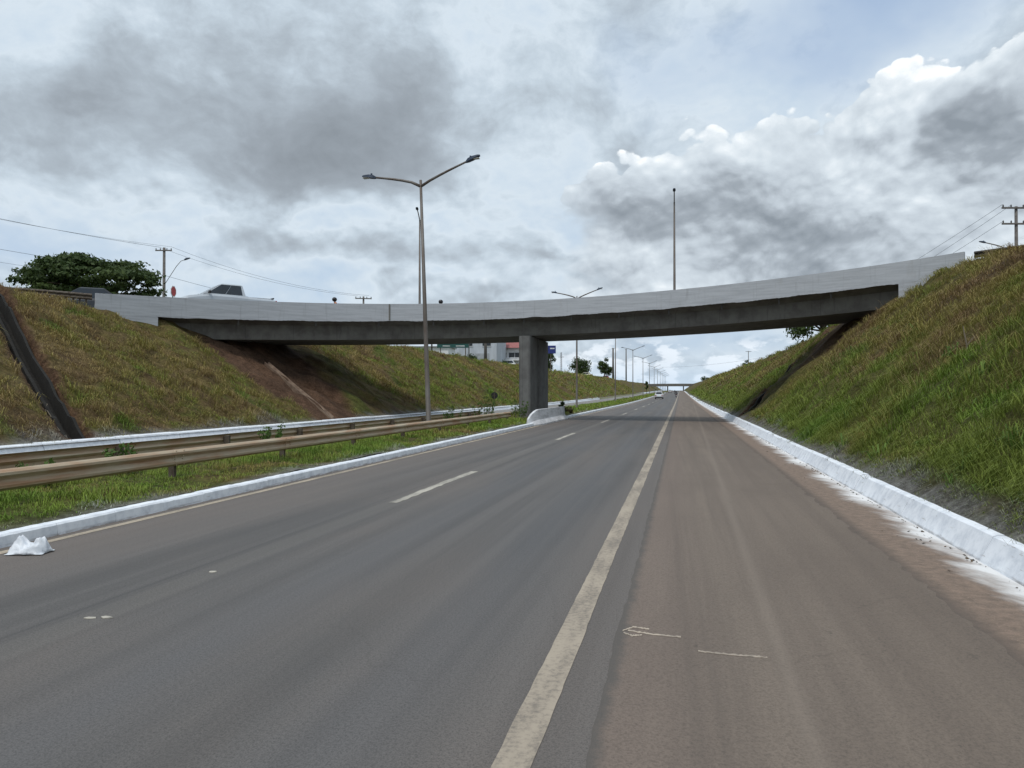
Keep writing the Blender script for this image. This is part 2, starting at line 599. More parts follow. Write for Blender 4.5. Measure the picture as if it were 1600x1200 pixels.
M = {}
M['asphalt'] = m_asphalt()
M['shoulder'] = m_shoulder()
M['old_asphalt'] = mat('grey_old_asphalt', lin(118, 116, 114), 0.9, col2=lin(138, 134, 130), scale=0.8, bmp=0.3)
M['cream_paint'] = m_paint('worn_cream_paint', lin(168, 156, 140), lin(110, 103, 96), 1.1)
M['edge_paint'] = m_paint('worn_buff_paint', lin(176, 163, 144), lin(112, 106, 98), 0.8)
M['dash_paint'] = m_paint('worn_white_paint', lin(184, 178, 166), lin(112, 109, 104), 1.2)
M['chalk'] = m_paint('chalk_mark', lin(186, 172, 156), lin(120, 111, 103), 1.5)
M['verge'] = m_verge()
M['kerb'] = m_white_kerb()
M['soil'] = m_attr('soil_and_turf', 0.95, 0.0, 0.75, 1.4)
M['blade'] = m_attr('grass_blade', 0.7, 0.18)
M['leaf'] = m_attr('leaf', 0.6, 0.25)
M['bark'] = mat('bark', lin(92, 78, 64), 0.9, col2=lin(52, 45, 38), scale=9, bmp=0.5)
M['parapet'] = m_bridge_paint()
M['girder'] = m_concrete('stained_grey_concrete', lin(114, 112, 107), lin(92, 89, 85))
M['pier'] = m_concrete('pier_concrete', lin(112, 112, 111), lin(92, 91, 90))
M['rail'] = mat('dusty_galvanised_steel', lin(178, 165, 142), 0.6, 0.1, col2=lin(160, 124, 94), scale=1.6, stretch=(1, 0.5, 5), bmp=0.1)
M['post'] = mat('dull_steel_post', lin(98, 90, 80), 0.7, 0.2, col2=lin(70, 58, 48), scale=6)
M['dark_rail'] = mat('dark_weathered_steel', lin(70, 66, 62), 0.7, 0.2, col2=lin(44, 40, 38), scale=4)
M['lamp_pole'] = mat('brown_grey_lamp_pole', lin(112, 108, 104), 0.6, 0.3, col2=lin(92, 80, 72), scale=2, stretch=(1, 1, 0.4))
M['lamp_head'] = mat('dark_blue_lamp_head', lin(44, 58, 78), 0.5, 0.2)
M['lens'] = mat('lamp_lens', lin(190, 190, 180), 0.3)
M['conc_pole'] = mat('concrete_pole', lin(112, 108, 104), 0.9, col2=lin(84, 80, 78), scale=5)
M['wire'] = mat('black_cable', lin(60, 62, 66), 0.6)
M['white_car'] = mat('white_car_paint', lin(214, 218, 222), 0.3, col2=lin(204, 208, 212), scale=2)
M['truck'] = mat('white_truck_paint', lin(184, 190, 196), 0.3, col2=lin(174, 181, 188), scale=2)
M['dark_car'] = mat('dark_grey_car_paint', lin(52, 56, 62), 0.3, col2=lin(44, 47, 52), scale=2)
M['cream_car'] = mat('cream_car_paint', lin(226, 220, 196), 0.35)
M['red_car'] = mat('red_car_paint', lin(150, 40, 40), 0.35)
M['silver_car'] = mat('silver_car_paint', lin(150, 154, 158), 0.35, 0.3)
M['glass'] = mat('tinted_glass', lin(30, 40, 50), 0.12, spec=0.6)
M['black'] = mat('black_plastic', lin(30, 30, 32), 0.6)
M['tyre'] = mat('tyre_rubber', lin(34, 33, 32), 0.9, bmp=0.2)
M['alloy'] = mat('alloy_rim', lin(150, 152, 155), 0.4, 0.7)
M['red_lens'] = mat('red_lens', lin(170, 30, 26), 0.25)
M['clear_lens'] = mat('clear_lens', lin(210, 215, 218), 0.2)
M['red_sign'] = mat('red_sign_paint', lin(186, 44, 44), 0.5)
M['white_sign'] = mat('white_sign_paint', lin(222, 224, 224), 0.5)
M['green_sign'] = mat('green_sign_paint', lin(26, 78, 74), 0.5)
M['blue_sign'] = mat('blue_sign_paint', lin(34, 48, 122), 0.5)
M['wall'] = mat('pale_grey_wall', lin(186, 192, 200), 0.9, col2=lin(160, 165, 172), scale=0.6, stretch=(2, 2, 0.3))
M['white_wall'] = mat('white_wall', lin(228, 230, 232), 0.9, col2=lin(206, 207, 208), scale=0.8)
M['roof'] = mat('red_tile_roof', lin(160, 104, 102), 0.85, col2=lin(136, 82, 78), scale=2.5, stretch=(6, 1, 1), bmp=0.3, bscale=20)
M['metal_roof'] = mat('grey_metal_roof', lin(170, 174, 178), 0.5, 0.2)
M['window'] = mat('dark_window', lin(38, 44, 50), 0.15)
M['bag'] = mat('white_plastic_bag', lin(226, 230, 236), 0.4, col2=lin(200, 206, 214), scale=8, bmp=0.4, bscale=25)
M['jacket'] = mat('dark_jacket', lin(40, 42, 48), 0.85)
M['orange'] = mat('orange_jacket', lin(196, 128, 92), 0.85)
M['jeans'] = mat('dark_trousers', lin(46, 52, 68), 0.9)
M['skin'] = mat('skin', lin(150, 108, 84), 0.6)
M['helmet'] = mat('black_helmet', lin(26, 26, 28), 0.25)
M['trough'] = mat('dusty_concrete_chute', lin(128, 110, 94), 0.95, col2=lin(98, 80, 68), scale=3, bmp=0.3)
M['stick'] = mat('dry_stem', lin(126, 116, 102), 0.9)


# ------------------------------------------------------------------ road profile and bridge line
def gz(Y):
    """the road dips slightly behind, is level by the bridge and then climbs to a far crest"""
    Y = np.asarray(Y, float)
    t = np.maximum(0, Y - 100)
    return 0.006 * t * t / (t + 60) - 0.016 * np.maximum(0, Y - 760) * sstep(Y, 760, 900)


NX = np.array([-28.2, -26.5, -22.7, -18.1, -12.8, -6.7, -0.85, 3.4, 7.3, 10.6, 13.2])
NY = np.array([31.0, 33.6, 38.9, 43.0, 45.2, 45.7, 44.9, 43.5, 42.1, 40.4, 38.9])
NZ = np.array([6.78, 6.85, 7.15, 7.42, 7.56, 7.72, 7.90, 8.08, 8.28, 8.42, 8.52])
pY = np.polyfit(NX, NY, 4)
pZ = np.polyfit(NX, NZ, 3)
bx = np.linspace(-28.2, 13.2, 84)
BR = np.stack([bx, np.polyval(pY, bx), np.polyval(pZ, bx)], 1)        # near edge, top of parapet
AL = np.array([[-60, 8, 7.0], [-38, 24.0, 6.95], [-31.6, 28.6, 6.95], [-29.6, 29.9, 6.85]])
AR = np.array([[15.2, 37.6, 8.6], [22, 33, 8.75], [34, 25, 8.8], [60, 5, 8.8]])


def densify(P, n=12):
    out = []
    for a, b in zip(P[:-1], P[1:]):
        for k in range(n): out.append(a + (b - a) * k / n)
    out.append(P[-1])
    return np.array(out)


LINE = np.concatenate([densify(np.vstack([AL, BR[:1]]))[:-1], BR, densify(np.vstack([BR[-1:], AR]))[1:]])


def normals(P):
    t = np.gradient(P[:, :2], axis=0)
    t /= np.linalg.norm(t, axis=1)[:, None]
    return np.stack([-t[:, 1], t[:, 0]], 1)


LN = normals(LINE)
for _ in range(4): LN[1:-1] = (LN[:-2] + LN[1:-1] * 2 + LN[2:]) / 4
LN /= np.linalg.norm(LN, axis=1)[:, None]
NA = len(densify(np.vstack([AL, BR[:1]]))) - 1
BRN = LN[NA:NA + len(BR)]
CEN = LINE[:, :2] + LN * 4.1


def deck_clamp(Xa, Ya, Z):
    """keep the earth below the road that runs on to the bridge"""
    Xf, Yf, Zf = Xa.ravel(), Ya.ravel(), Z.ravel().copy()
    idx = np.nonzero((np.abs(Yf - 30) < 40) & (np.abs(Xf) < 75))[0]
    for ch in np.array_split(idx, max(1, len(idx) // 20000)):
        if not len(ch): continue
        d2 = (Xf[ch, None] - CEN[None, :, 0]) ** 2 + (Yf[ch, None] - CEN[None, :, 1]) ** 2
        k = d2.argmin(1)
        d = np.sqrt(d2[np.arange(len(ch)), k])
        lim = LINE[k, 2] - 0.82 - 0.22 + np.maximum(0, d - 4.3) * 1.2
        Zf[ch] = np.minimum(Zf[ch], lim)
    return Zf.reshape(Z.shape)


def seg_dist(Xa, Ya, pts):
    best = np.full(np.shape(Xa), 1e9)
    for (ax, ay), (bx_, by_) in zip(pts[:-1], pts[1:]):
        dx, dy = bx_ - ax, by_ - ay
        t = np.clip(((Xa - ax) * dx + (Ya - ay) * dy) / (dx * dx + dy * dy), 0, 1)
        best = np.minimum(best, np.hypot(Xa - ax - t * dx, Ya - ay - t * dy))
    return best


GUL_L = [(-18.8, 19.9), (-21.2, 21.1), (-26.5, 24.2), (-28.2, 25.2)]
GUL_R = [(4.1, 47.9), (6.4, 52.3), (9.7, 54.9), (11.8, 56.4)]


def lumps(Xa, Ya, seed):
    w = Ya + 0.45 * np.abs(Xa) + (vnoise(Xa, Ya, 2.2, seed + 5) - 0.5) * 1.6
    rill = (vnoise(w, Xa * 0.22, 1.25, seed + 6) - 0.5) * 0.42 + (vnoise(w, Xa * 0.3, 0.55, seed + 7) - 0.5) * 0.2
    return rill + (vnoise(Xa, Ya, 3.1, seed) - 0.5) * 0.55 + (vnoise(Xa, Ya, 1.1, seed + 1) - 0.5) * 0.34 + (vnoise(Xa, Ya, 0.42, seed + 2) - 0.5) * 0.16


def hR(Xa, Ya):
    near = np.interp(Xa, [3.4, 3.55, 4.4, 10.5, 12.4, 14.5, 30, 400], [0.27, 0.36, 0.95, 6.45, 7.35, 7.5, 7.9, 7.5])
    far = np.interp(Xa, [3.4, 3.55, 4.4, 12.2, 13.6, 16, 400], [0.27, 0.36, 0.95, 6.5, 7.1, 7.2, 7.0])
    t = sstep(Ya, 48, 80)
    low = 1 - 0.105 * sstep(Xa, 5, 10) * (1 - sstep(Ya, 24, 38))
    w = sstep(Xa, 3.6, 5.2) * (1 - 0.75 * sstep(Xa, 13, 17))
    z = (near * (1 - t) + far * t) * low + lumps(Xa, Ya, 3) * w + gz(Ya)
    z = z - 1.3 * np.exp(-(seg_dist(Xa, Ya, GUL_R) / 0.48) ** 6) * sstep(Xa, 3.4, 4.4)
    return deck_clamp(Xa, Ya, z)


def hL(Xa, Ya):
    a = -Xa
    near = np.interp(a, [18.2, 18.7, 27.5, 28.6, 31, 45, 400], [0.30, 0.36, 5.95, 6.45, 6.05, 6.1, 6.0])
    far = np.interp(a, [18.2, 18.7, 27.5, 28.6, 31, 400], [0.30, 0.36, 5.95, 6.45, 6.6, 6.6])
    t = sstep(Ya, 52, 75)
    w = sstep(a, 18.6, 20.0) * (1 - 0.75 * sstep(a, 28.5, 31))
    z = near * (1 - t) + far * t + lumps(Xa, Ya, 9) * w + gz(Ya)
    z = z - 1.5 * np.exp(-(seg_dist(Xa, Ya, GUL_L) / 0.42) ** 6) * sstep(a, 18.6, 19.6)
    return deck_clamp(Xa, Ya, z)


def hM(Xa, Ya):
    u = (-Xa - 8.05) / 4.5
    return gz(Ya) + 0.14 + 0.10 * np.sin(np.clip(u, 0, 1) * math.pi) + (vnoise(Xa, Ya, 0.9, 31) - 0.5) * 0.12


def dirt_left(Xa, Ya):
    """bare earth beneath the left end of the bridge"""
    a = -Xa
    lo = np.interp(a, [18.5, 24.8, 30], [32.9, 36.2, 38.5]) + (vnoise(Xa, Ya, 1.5, 51) - 0.5) * 2.4
    hi = np.interp(a, [18.5, 25.8, 30], [40.9, 45.6, 48.5]) + (vnoise(Xa, Ya, 1.5, 52) - 0.5) * 1.2
    lo = lo + (1 - sstep(a, 19, 23.0)) * 3.0
    gully = 1 - sstep(seg_dist(Xa, Ya, GUL_L), 0.5, 0.8)
    return np.maximum(gully, sstep(Ya, lo - 0.8, lo + 0.8) * (1 - sstep(Ya, hi - 0.6, hi + 0.6)) * (1 - sstep(a, 30, 32)))


def dirt_right(Xa, Ya):
    lo = np.interp(Xa, [3.4, 11], [44.5, 41.5])
    hi = np.interp(Xa, [3.4, 11], [46.8, 54.0])
    gully = 1 - sstep(seg_dist(Xa, Ya, GUL_R), 0.6, 1.0)
    return np.maximum(gully, sstep(Ya, lo, lo + 1.5) * (1 - sstep(Ya, hi - 1.5, hi)) * sstep(Xa, 5.0, 8.5) * 0.8)


def deck_shade(Xa, Ya):
    """1 beneath the deck and the approach roads, where nothing grows"""
    d = np.full(np.shape(Xa), 99.0)
    k = np.nonzero((np.abs(Ya - 30) < 40) & (np.abs(Xa) < 70))[0]
    if len(k):
        for ch in np.array_split(k, max(1, len(k) // 20000)):
            d[ch] = np.sqrt(((Xa[ch, None] - CEN[None, :, 0]) ** 2 + (Ya[ch, None] - CEN[None, :, 1]) ** 2).min(1))
    return d


GREEN, OLIVE = np.array([0.180, 0.230, 0.044]), np.array([0.255, 0.226, 0.068])
STRAW, BROWN = np.array([0.370, 0.285, 0.122]), np.array([0.185, 0.120, 0.064])
LUSH, DIRT = np.array([0.125, 0.225, 0.030]), np.array([0.150, 0.088, 0.056])
LIME = np.array([0.50, 0.50, 0.48])


def lerp(a, b, t):
    return a + (b - a) * np.asarray(t)[..., None]


def tint_R(Xa, Ya, r):
    z = np.interp(Xa, [3.4, 10.5, 13], [0, 6, 7.3])
    st = vnoise(Xa * 0.5 + Ya * 0.35, Ya * 1.0 - Xa * 0.55, 1.6, 21)
    big = vnoise(Xa, Ya, 3.7, 22)
    sm = vnoise(Xa, Ya, 0.8, 23)
    dry = 0.02 + sstep(z, 0.8, 4.2) * (0.18 + 0.90 * st) + (big - 0.5) * 0.75 + (sm - 0.5) * 0.4 + (r - 0.5) * 0.7
    dry = dry - 0.25 * sstep(Ya, 40, 60)
    c = lerp(np.broadcast_to(GREEN, (*np.shape(Xa), 3)), OLIVE, sstep(dry, 0.05, 0.5))
    c = lerp(c, STRAW, sstep(dry, 0.55, 1.05) * 0.8)
    w = Ya + 0.45 * Xa + (vnoise(Xa, Ya, 2.2, 8) - 0.5) * 1.6
    rl = vnoise(w, Xa * 0.25, 0.9, 26)
    c = lerp(c, BROWN, sstep(st * 0.35 + sm * 0.3 + rl * 0.5 + (r - 0.5) * 0.4, 0.56, 0.82) * sstep(z, 1.0, 2.6) * 0.9)
    c = lerp(c, LUSH, 0.7 * sstep(vnoise(Xa, Ya, 1.7, 24), 0.72, 0.9) * (1 - sstep(z, 3.5, 5.5)))
    sp = 1 - sstep(Xa - 3.5 + (vnoise(Xa, Ya, 0.9, 25) - 0.5) * 0.6, 0.0, 0.42)
    return lerp(c, LIME * 0.55, sp * 0.75 * (r > 0.35))


def tint_L(Xa, Ya, r):
    a = -Xa
    big = vnoise(Xa, Ya, 3.4, 41)
    sm = vnoise(Xa, Ya, 1.0, 42)
    nearness = 1 - sstep(Ya, 38, 60)
    dry = 0.26 + 0.34 * nearness + (big - 0.5) * 0.9 + (sm - 0.5) * 0.7 + (r - 0.5) * 0.8
    band = np.exp(-((a - 26.3) / 1.5) ** 2) * (1 - nearness)
    dry = dry + band * 0.35 * vnoise(Xa, Ya, 2.0, 44)
    dry = dry - 0.4 * sstep(a, 28.3, 29.5)
    c = lerp(np.broadcast_to(GREEN * 1.15, (*np.shape(Xa), 3)), OLIVE, sstep(dry, 0.0, 0.38))
    c = lerp(c, STRAW, sstep(dry, 0.38, 0.85))
    c = lerp(c, BROWN, sstep(sm * 0.75 + 0.4 * vnoise(Xa, Ya, 0.45, 46) + (r - 0.5) * 0.5, 0.66, 0.92) * (0.6 + 0.3 * band))
    c = lerp(c, LUSH, sstep(vnoise(Xa, Ya, 1.6, 43), 0.80, 0.9) * 0.8)
    sp = 1 - sstep(a - 18.65 + (vnoise(Xa, Ya, 0.9, 45) - 0.5) * 0.7, 0.0, 0.55)
    return lerp(c, LIME * 0.62, sp * 0.75 * (r > 0.35) * (1 - sstep(Ya, 60, 80)))


def tint_M(Xa, Ya, r):
    sm = vnoise(Xa, Ya, 0.9, 61)
    dry = (vnoise(Xa, Ya, 2.3, 62) - 0.35) * 0.9 + (sm - 0.5) * 0.6 + (r - 0.5) * 0.7
    c = lerp(np.broadcast_to(GREEN * np.array([1.05, 1.15, 1.0]), (*np.shape(Xa), 3)), OLIVE, sstep(dry, 0.1, 0.5))
    c = lerp(c, STRAW, sstep(dry, 0.5, 0.9) * 0.8)
    c = lerp(c, LUSH, sstep(vnoise(Xa, Ya, 0.8, 63), 0.6, 0.8) * 0.8)
    sp = 1 - sstep(-Xa - 8.08 + (vnoise(Xa, Ya, 0.7, 64) - 0.5) * 0.5, 0.0, 0.35)
    return lerp(c, LIME * 0.8, sp * 0.8 * (r > 0.35))


# ------------------------------------------------------------------ ground, banks, roads
def grid_sheet(name, xs, ys, hf, tf, dirt=None):
    Xa, Ya = np.meshgrid(xs, ys)
    Z = hf(Xa, Ya)
    V = np.stack([Xa, Ya, Z], -1).reshape(-1, 3)
    nx, ny = len(xs), len(ys)
    i = np.arange(ny - 1)[:, None] * nx + np.arange(nx - 1)[None, :]
    F = np.stack([i, i + 1, i + 1 + nx, i + nx], -1).reshape(-1, 4)
    x, y = Xa.ravel(), Ya.ravel()
    r = rng.random(len(x))
    c = lerp(tf(x, y, r) * 0.75, DIRT * np.array([1.1, 1.15, 1.0]), 0.35)
    wr = (1 - sstep(x - 3.48 + (vnoise(x, y, 0.35, 73) - 0.5) * 0.4, 0.0, 0.38)) * (x > 0)
    wl = (1 - sstep(-x - 18.55 + (vnoise(x, y, 0.5, 74) - 0.5) * 0.5, 0.05, 0.5)) * (x < -18.1)
    wm = (1 - sstep(-x - 8.05 + (vnoise(x, y, 0.35, 75) - 0.5) * 0.4, 0.02, 0.35)) * (x < -7) * (x > -9)
    wh_ = np.maximum(wr, np.maximum(wl, wm))
    c = lerp(c, LIME * 0.62, wh_ * (0.55 + 0.45 * vnoise(x, y, 0.3, 76)))
    if dirt is not None:
        c = lerp(c, DIRT * (0.75 + 0.6 * vnoise(x, y, 0.8, 71))[:, None], dirt(x, y))
    return np_mesh(name, V, [F], M['soil'], c, smooth=True, kind='structure')


ys_bank = np.concatenate([np.arange(-30, 4, 1.0), np.arange(4, 62, 0.2), np.arange(62, 160, 1.2), np.arange(160, 420, 6), np.arange(420, 1001, 20)])
xr = np.concatenate([np.arange(3.4, 4.4, 0.1), np.arange(4.4, 14.6, 0.3), [15.2, 16, 17, 18.5, 20, 22, 25, 28, 32, 38, 45, 60, 90, 150, 260, 400]])
xl = -np.concatenate([np.arange(18.2, 28.6, 0.2), np.arange(28.6, 31.0, 0.3), [31.5, 32, 33, 34, 35, 36, 37, 38, 39, 40, 42, 44, 46, 48, 50, 53, 56, 60, 70, 90, 150, 260, 400]])[::-1]
grid_sheet('right_bank', xr, ys_bank, hR, tint_R, dirt_right)
grid_sheet('left_bank', xl, ys_bank, hL, tint_L, dirt_left)
xm = np.linspace(-12.55, -8.05, 16)
grid_sheet('median', xm, np.concatenate([np.arange(-30, 70, 0.5), np.arange(70, 200, 2), np.arange(200, 1001, 20)]), hM, tint_M)

gmesh = MB().add([(-9000, -9000, -7.0), (9000, -9000, -7.0), (9000, 9000, -7.0), (-9000, 9000, -7.0)], [(0, 1, 2, 3)])
M['field'] = mat('far_fields', lin(88, 98, 60), 0.95, col2=lin(112, 104, 74), scale=0.01)
tag(gmesh.build('ground', M['field']), kind='structure')

YR = np.concatenate([np.arange(-30, 140, 2.0), np.arange(140, 420, 8), np.arange(420, 1001, 20)])


def strip(name, x0, x1, z, material, ys=YR, jl=0.0, jr=0.0, kind='structure', parent=None, seed=1, cols=None):
    n = len(ys)
    a = x0 + (vnoise(ys, ys * 0, 1.1, seed) - 0.5) * jl + (vnoise(ys, ys * 0, 0.15, seed + 5) - 0.5) * jl * 1.1
    b = x1 + (vnoise(ys, ys * 0, 1.3, seed + 9) - 0.5) * jr + (vnoise(ys, ys * 0, 0.15, seed + 15) - 0.5) * jr * 1.1
    V = np.concatenate([np.stack([a, ys, gz(ys) + z], 1), np.stack([b, ys, gz(ys) + z], 1)])
    i = np.arange(n - 1)
    F = np.stack([i, i + n, i + n + 1, i + 1], 1)
    return np_mesh(name, V, [F], material, parent=parent, kind=kind)


YF = np.concatenate([np.arange(0, 30, 0.06), np.arange(30, 90, 0.25), np.arange(90, 420, 3), np.arange(420, 1001, 20)])
road = strip('road', -7.98, 2.30, 0.0, M['asphalt'])
strip('shoulder', -0.47, 2.25, 0.005, M['shoulder'], YF, 0.02, 0.08)
strip('dirt_verge', 2.20, 3.48, 0.0025, M['verge'], YF)
strip('opposite_road', -18.3, -12.5, 0.0, M['old_asphalt'])
for x0, x1, mt in ((-0.916, -0.722, 'cream_paint'), (-7.70, -7.57, 'edge_paint')):
    strip('edge_line', x0, x1, 0.004, M[mt], YF, 0.006, 0.008, kind=None, parent=road, seed=int(-x0 * 10) + 3)
for k in range(-1, 16):
    y0 = 11.6 + 16.75 * k
    ysd = np.linspace(y0, y0 + 5.0, 60)
    strip('lane_dash', -4.78, -4.62, 0.004, M['dash_paint'], ysd, 0.03, 0.03, kind=None, parent=road, seed=k + 40)


def flat_patch(pts, z=0.012, h=0.006):
    b = MB()
    n = len(pts)
    b.add([(x, y, z - h) for x, y in pts] + [(x, y, z) for x, y in pts],
          [tuple(range(n, 2 * n))] + [(i, (i + 1) % n, (i + 1) % n + n, i + n) for i in range(n)])
    return b


random.seed(3)
for line in ([(-0.40, 5.78), (-0.22, 5.72), (0.0, 5.71)], [(0.12, 5.42), (0.34, 5.405), (0.585, 5.40)], [(-0.44, 5.76), (-0.36, 5.87), (-0.24, 5.84)], [(-0.43, 5.72), (-0.36, 5.65), (-0.29, 5.69)]):
    L = densify(np.array(line), 14)
    up = [(x, y + random.uniform(0.004, 0.026)) for x, y in L]
    dn = [(x, y - random.uniform(0.004, 0.020)) for x, y in L]
    flat_patch(dn + up[::-1], z=0.0095, h=0.003).build('chalk_mark', M['chalk'], road)
for cx, cy in ((-4.72, 5.12), (-4.60, 5.17), (-4.69, 6.72)):
    q = [(cx + 0.05 * math.cos(a) * random.uniform(0.5, 1.4), cy + 0.035 * math.sin(a) * random.uniform(0.5, 1.3)) for a in np.linspace(0, 6.28, 9)[:-1]]
    flat_patch(q, z=0.007).build('paint_fragment', M['dash_paint'], road)


def kerb(name, prof, y0, y1, seg=3.0, gap=0.02, jit=0.018, skip=None):
    """cast kerb stones laid end to end; prof = (x, z) corners"""
    b = MB()
    y = y0
    while y < y1:
        L = seg if y < 130 else seg * 6
        e = min(y + L, y1)
        if not (skip and skip[0] < (y + e) / 2 < skip[1]):
            dx, dz = random.uniform(-jit, jit), random.uniform(-jit, jit)
            ks = 10 if y < 40 else 2
            rings = []
            for k in range(ks + 1):
                yy = y + gap + (e - y - gap) * k / ks
                zz = float(gz(yy))
                rings.append([(px + dx + random.uniform(-1, 1) * 0.002, yy, pz + (dz if pz > 0.05 else 0) + (random.uniform(-1, 1) * 0.0025 if pz > 0.05 else 0) + zz) for px, pz in prof])
            b.loft(rings)
        y = e
    return tag(b.build(name, M['kerb']), kind='structure')


kerb('kerb', [(3.16, -0.05), (3.18, 0.03), (3.31, 0.29), (3.35, 0.308), (3.47, 0.308), (3.47, -0.05)], -6, 260)
kerb('kerb', [(-8.06, -0.05), (-8.06, 0.155), (-7.90, 0.155), (-7.875, 0.13), (-7.86, -0.05)], -6, 300, seg=1.0, gap=0.006, jit=0.004)
kerb('kerb', [(-18.62, -0.05), (-18.62, 0.37), (-18.26, 0.35), (-18.12, 0.05), (-18.10, -0.05)], -6, 170)
kerb('kerb', [(-12.66, -0.05), (-12.66, 0.12), (-12.52, 0.12), (-12.52, -0.05)], -6, 300, seg=1.0, gap=0.006)


# ------------------------------------------------------------------ grass
def blades(name, hf, tf, regions, lean=(0, 0), mask=None, edge=None, lift=None):
    """regions: (x0,x1,y0,y1, clumps per m2, blades per clump, height lo, height hi, blade width, spread)"""
    VV, FQ, FT, CC = [], [], [], []
    base = 0
    for x0, x1, y0, y1, dens, nb, h0, h1, bw, spread in regions:
        nc = int((x1 - x0) * (y1 - y0) * dens)
        cx, cy = rng.uniform(x0, x1, nc), rng.uniform(y0, y1, nc)
        keep = vnoise(cx, cy, 0.9, 81) + 0.6 * vnoise(cx, cy, 0.35, 83) + rng.random(nc) * 0.4 > 0.58
        if mask is not None: keep &= mask(cx, cy)
        cx, cy = cx[keep], cy[keep]
        nc = len(cx)
        ch = rng.uniform(h0, h1, nc) * (0.40 + 1.25 * vnoise(cx, cy, 1.1, 82))
        N = nc * nb
        ang = rng.uniform(0, 2 * np.pi, N)
        rr = spread * np.sqrt(rng.random(N))
        X0 = np.repeat(cx, nb) + np.cos(ang) * rr
        Y0 = np.repeat(cy, nb) + np.sin(ang) * rr
        Z0 = hf(X0, Y0) - 0.02
        if lift is not None:
            sd = np.minimum(1, seg_dist(X0, Y0, lift) / 0.75)
            Z0 = np.where(sd < 1, np.maximum(Z0, hf(X0, Y0 + 1.1) * 0.5 + hf(X0, Y0 - 1.1) * 0.5 - 0.25), Z0)
        h = np.repeat(ch, nb) * rng.uniform(0.45, 1.3, N)
        if edge is not None: h = h * (0.30 + 0.70 * sstep(edge(X0), 0.0, 0.6))
        out = rng.uniform(0.2, 1.15, N)
        lx = np.cos(ang) * out + lean[0] * rng.uniform(0.3, 1.2, N)
        ly = np.sin(ang) * out + lean[1] * rng.uniform(0.3, 1.2, N)
        wa = ang + rng.uniform(0.6, 2.5, N)
        w = bw * rng.uniform(0.6, 1.3, N)
        wx, wy = np.cos(wa) * w, np.sin(wa) * w
        droop = rng.uniform(0.05, 0.85, N)
        P0 = np.stack([X0, Y0, Z0], 1)
        P1 = P0 + np.stack([lx * h * 0.35, ly * h * 0.35, h * 0.62], 1)
        P2 = P0 + np.stack([lx * h, ly * h, h * droop], 1)
        W = np.stack([wx, wy, np.zeros(N)], 1)
        V = np.stack([P0 - W, P0 + W, P1 + W * 0.8, P1 - W * 0.8, P2], 1).reshape(-1, 3)
        b = base + np.arange(N) * 5
        FQ.append(np.stack([b, b + 1, b + 2, b + 3], 1))
        FT.append(np.stack([b + 3, b + 2, b + 4], 1))
        rc = np.repeat(rng.random(nc), nb) * 0.6 + rng.random(N) * 0.4
        c = tf(X0, Y0, rc) * rng.uniform(0.7, 1.3, N)[:, None]
        CC.append(np.repeat(c, 5, 0))
        VV.append(V)
        base += N * 5
    o = np_mesh(name, np.concatenate(VV), [np.concatenate(FQ), np.concatenate(FT)], M['blade'], np.concatenate(CC))
    return o


def mR(x, y):
    d = deck_shade(x, y)
    return (dirt_right(x, y) < 0.5 + 0.3 * (vnoise(x, y, 0.5, 91) - 0.5)) & (d > 4.6) & (seg_dist(x, y, GUL_R) > 0.35 + 0.25 * rng.random(len(x))) & (rng.random(len(x)) < 0.35 + 0.65 * sstep(x, 3.52, 4.1))


def mL(x, y):
    d = deck_shade(x, y)
    return (dirt_left(x, y) < 0.4 + 0.5 * (vnoise(x, y, 0.5, 92) - 0.5)) & (d > 4.5) & (seg_dist(x, y, GUL_L) > 0.22 + 0.2 * rng.random(len(x)))


g = blades('right_bank_grass', hR, tint_R, [
    (3.50, 4.3, 2.5, 30, 95, 11, 0.10, 0.24, 0.0045, 0.10),
    (3.40, 9.5, 3, 13, 60, 15, 0.14, 0.30, 0.0042, 0.12),
    (3.40, 13, 13, 26, 36, 15, 0.16, 0.34, 0.006, 0.15),
    (3.40, 15, 26, 62, 15, 14, 0.20, 0.38, 0.010, 0.20),
    (3.42, 16, 62, 130, 3.4, 12, 0.24, 0.44, 0.024, 0.32),
    (3.45, 17, 130, 320, 0.45, 10, 0.4, 0.7, 0.07, 0.8)], lean=(-0.7, -0.4), mask=mR, edge=lambda x: x - 3.5, lift=GUL_R)
tag(g, 'long green and straw coloured grass covering the bank on the right', 'grass', kind='stuff')
LEAFY = lambda x, y, r: lerp(np.broadcast_to(np.array([0.075, 0.150, 0.030]), (len(x), 3)), np.array([0.150, 0.215, 0.050]), r)
g = blades('broad_leaved_weeds', hR, LEAFY, [(3.7, 8.5, 4, 16, 3.0, 16, 0.16, 0.34, 0.014, 0.12), (3.7, 9.5, 16, 44, 1.4, 16, 0.20, 0.40, 0.018, 0.16)],
           mask=lambda x, y: mR(x, y) & (vnoise(x, y, 1.9, 93) > 0.52 + 0.03 * (x - 4)))
tag(g, 'dark green broad leaved weeds in patches low on the right bank', 'weeds', kind='stuff')
HAY = lambda x, y, r: lerp(np.broadcast_to(np.array([0.30, 0.22, 0.11]), (len(x), 3)), np.array([0.46, 0.37, 0.20]), r)
g = blades('dry_stalks', hR, HAY, [(5.0, 11, 5, 16, 1.8, 8, 0.26, 0.48, 0.0030, 0.10), (5.2, 13, 16, 40, 1.1, 8, 0.35, 0.62, 0.005, 0.14)],
           lean=(-0.9, -0.5), mask=lambda x, y: mR(x, y) & (vnoise(x, y, 1.4, 94) > 0.45))
tag(g, 'dry straw coloured stalks hanging down the right bank', 'stalks', kind='stuff')
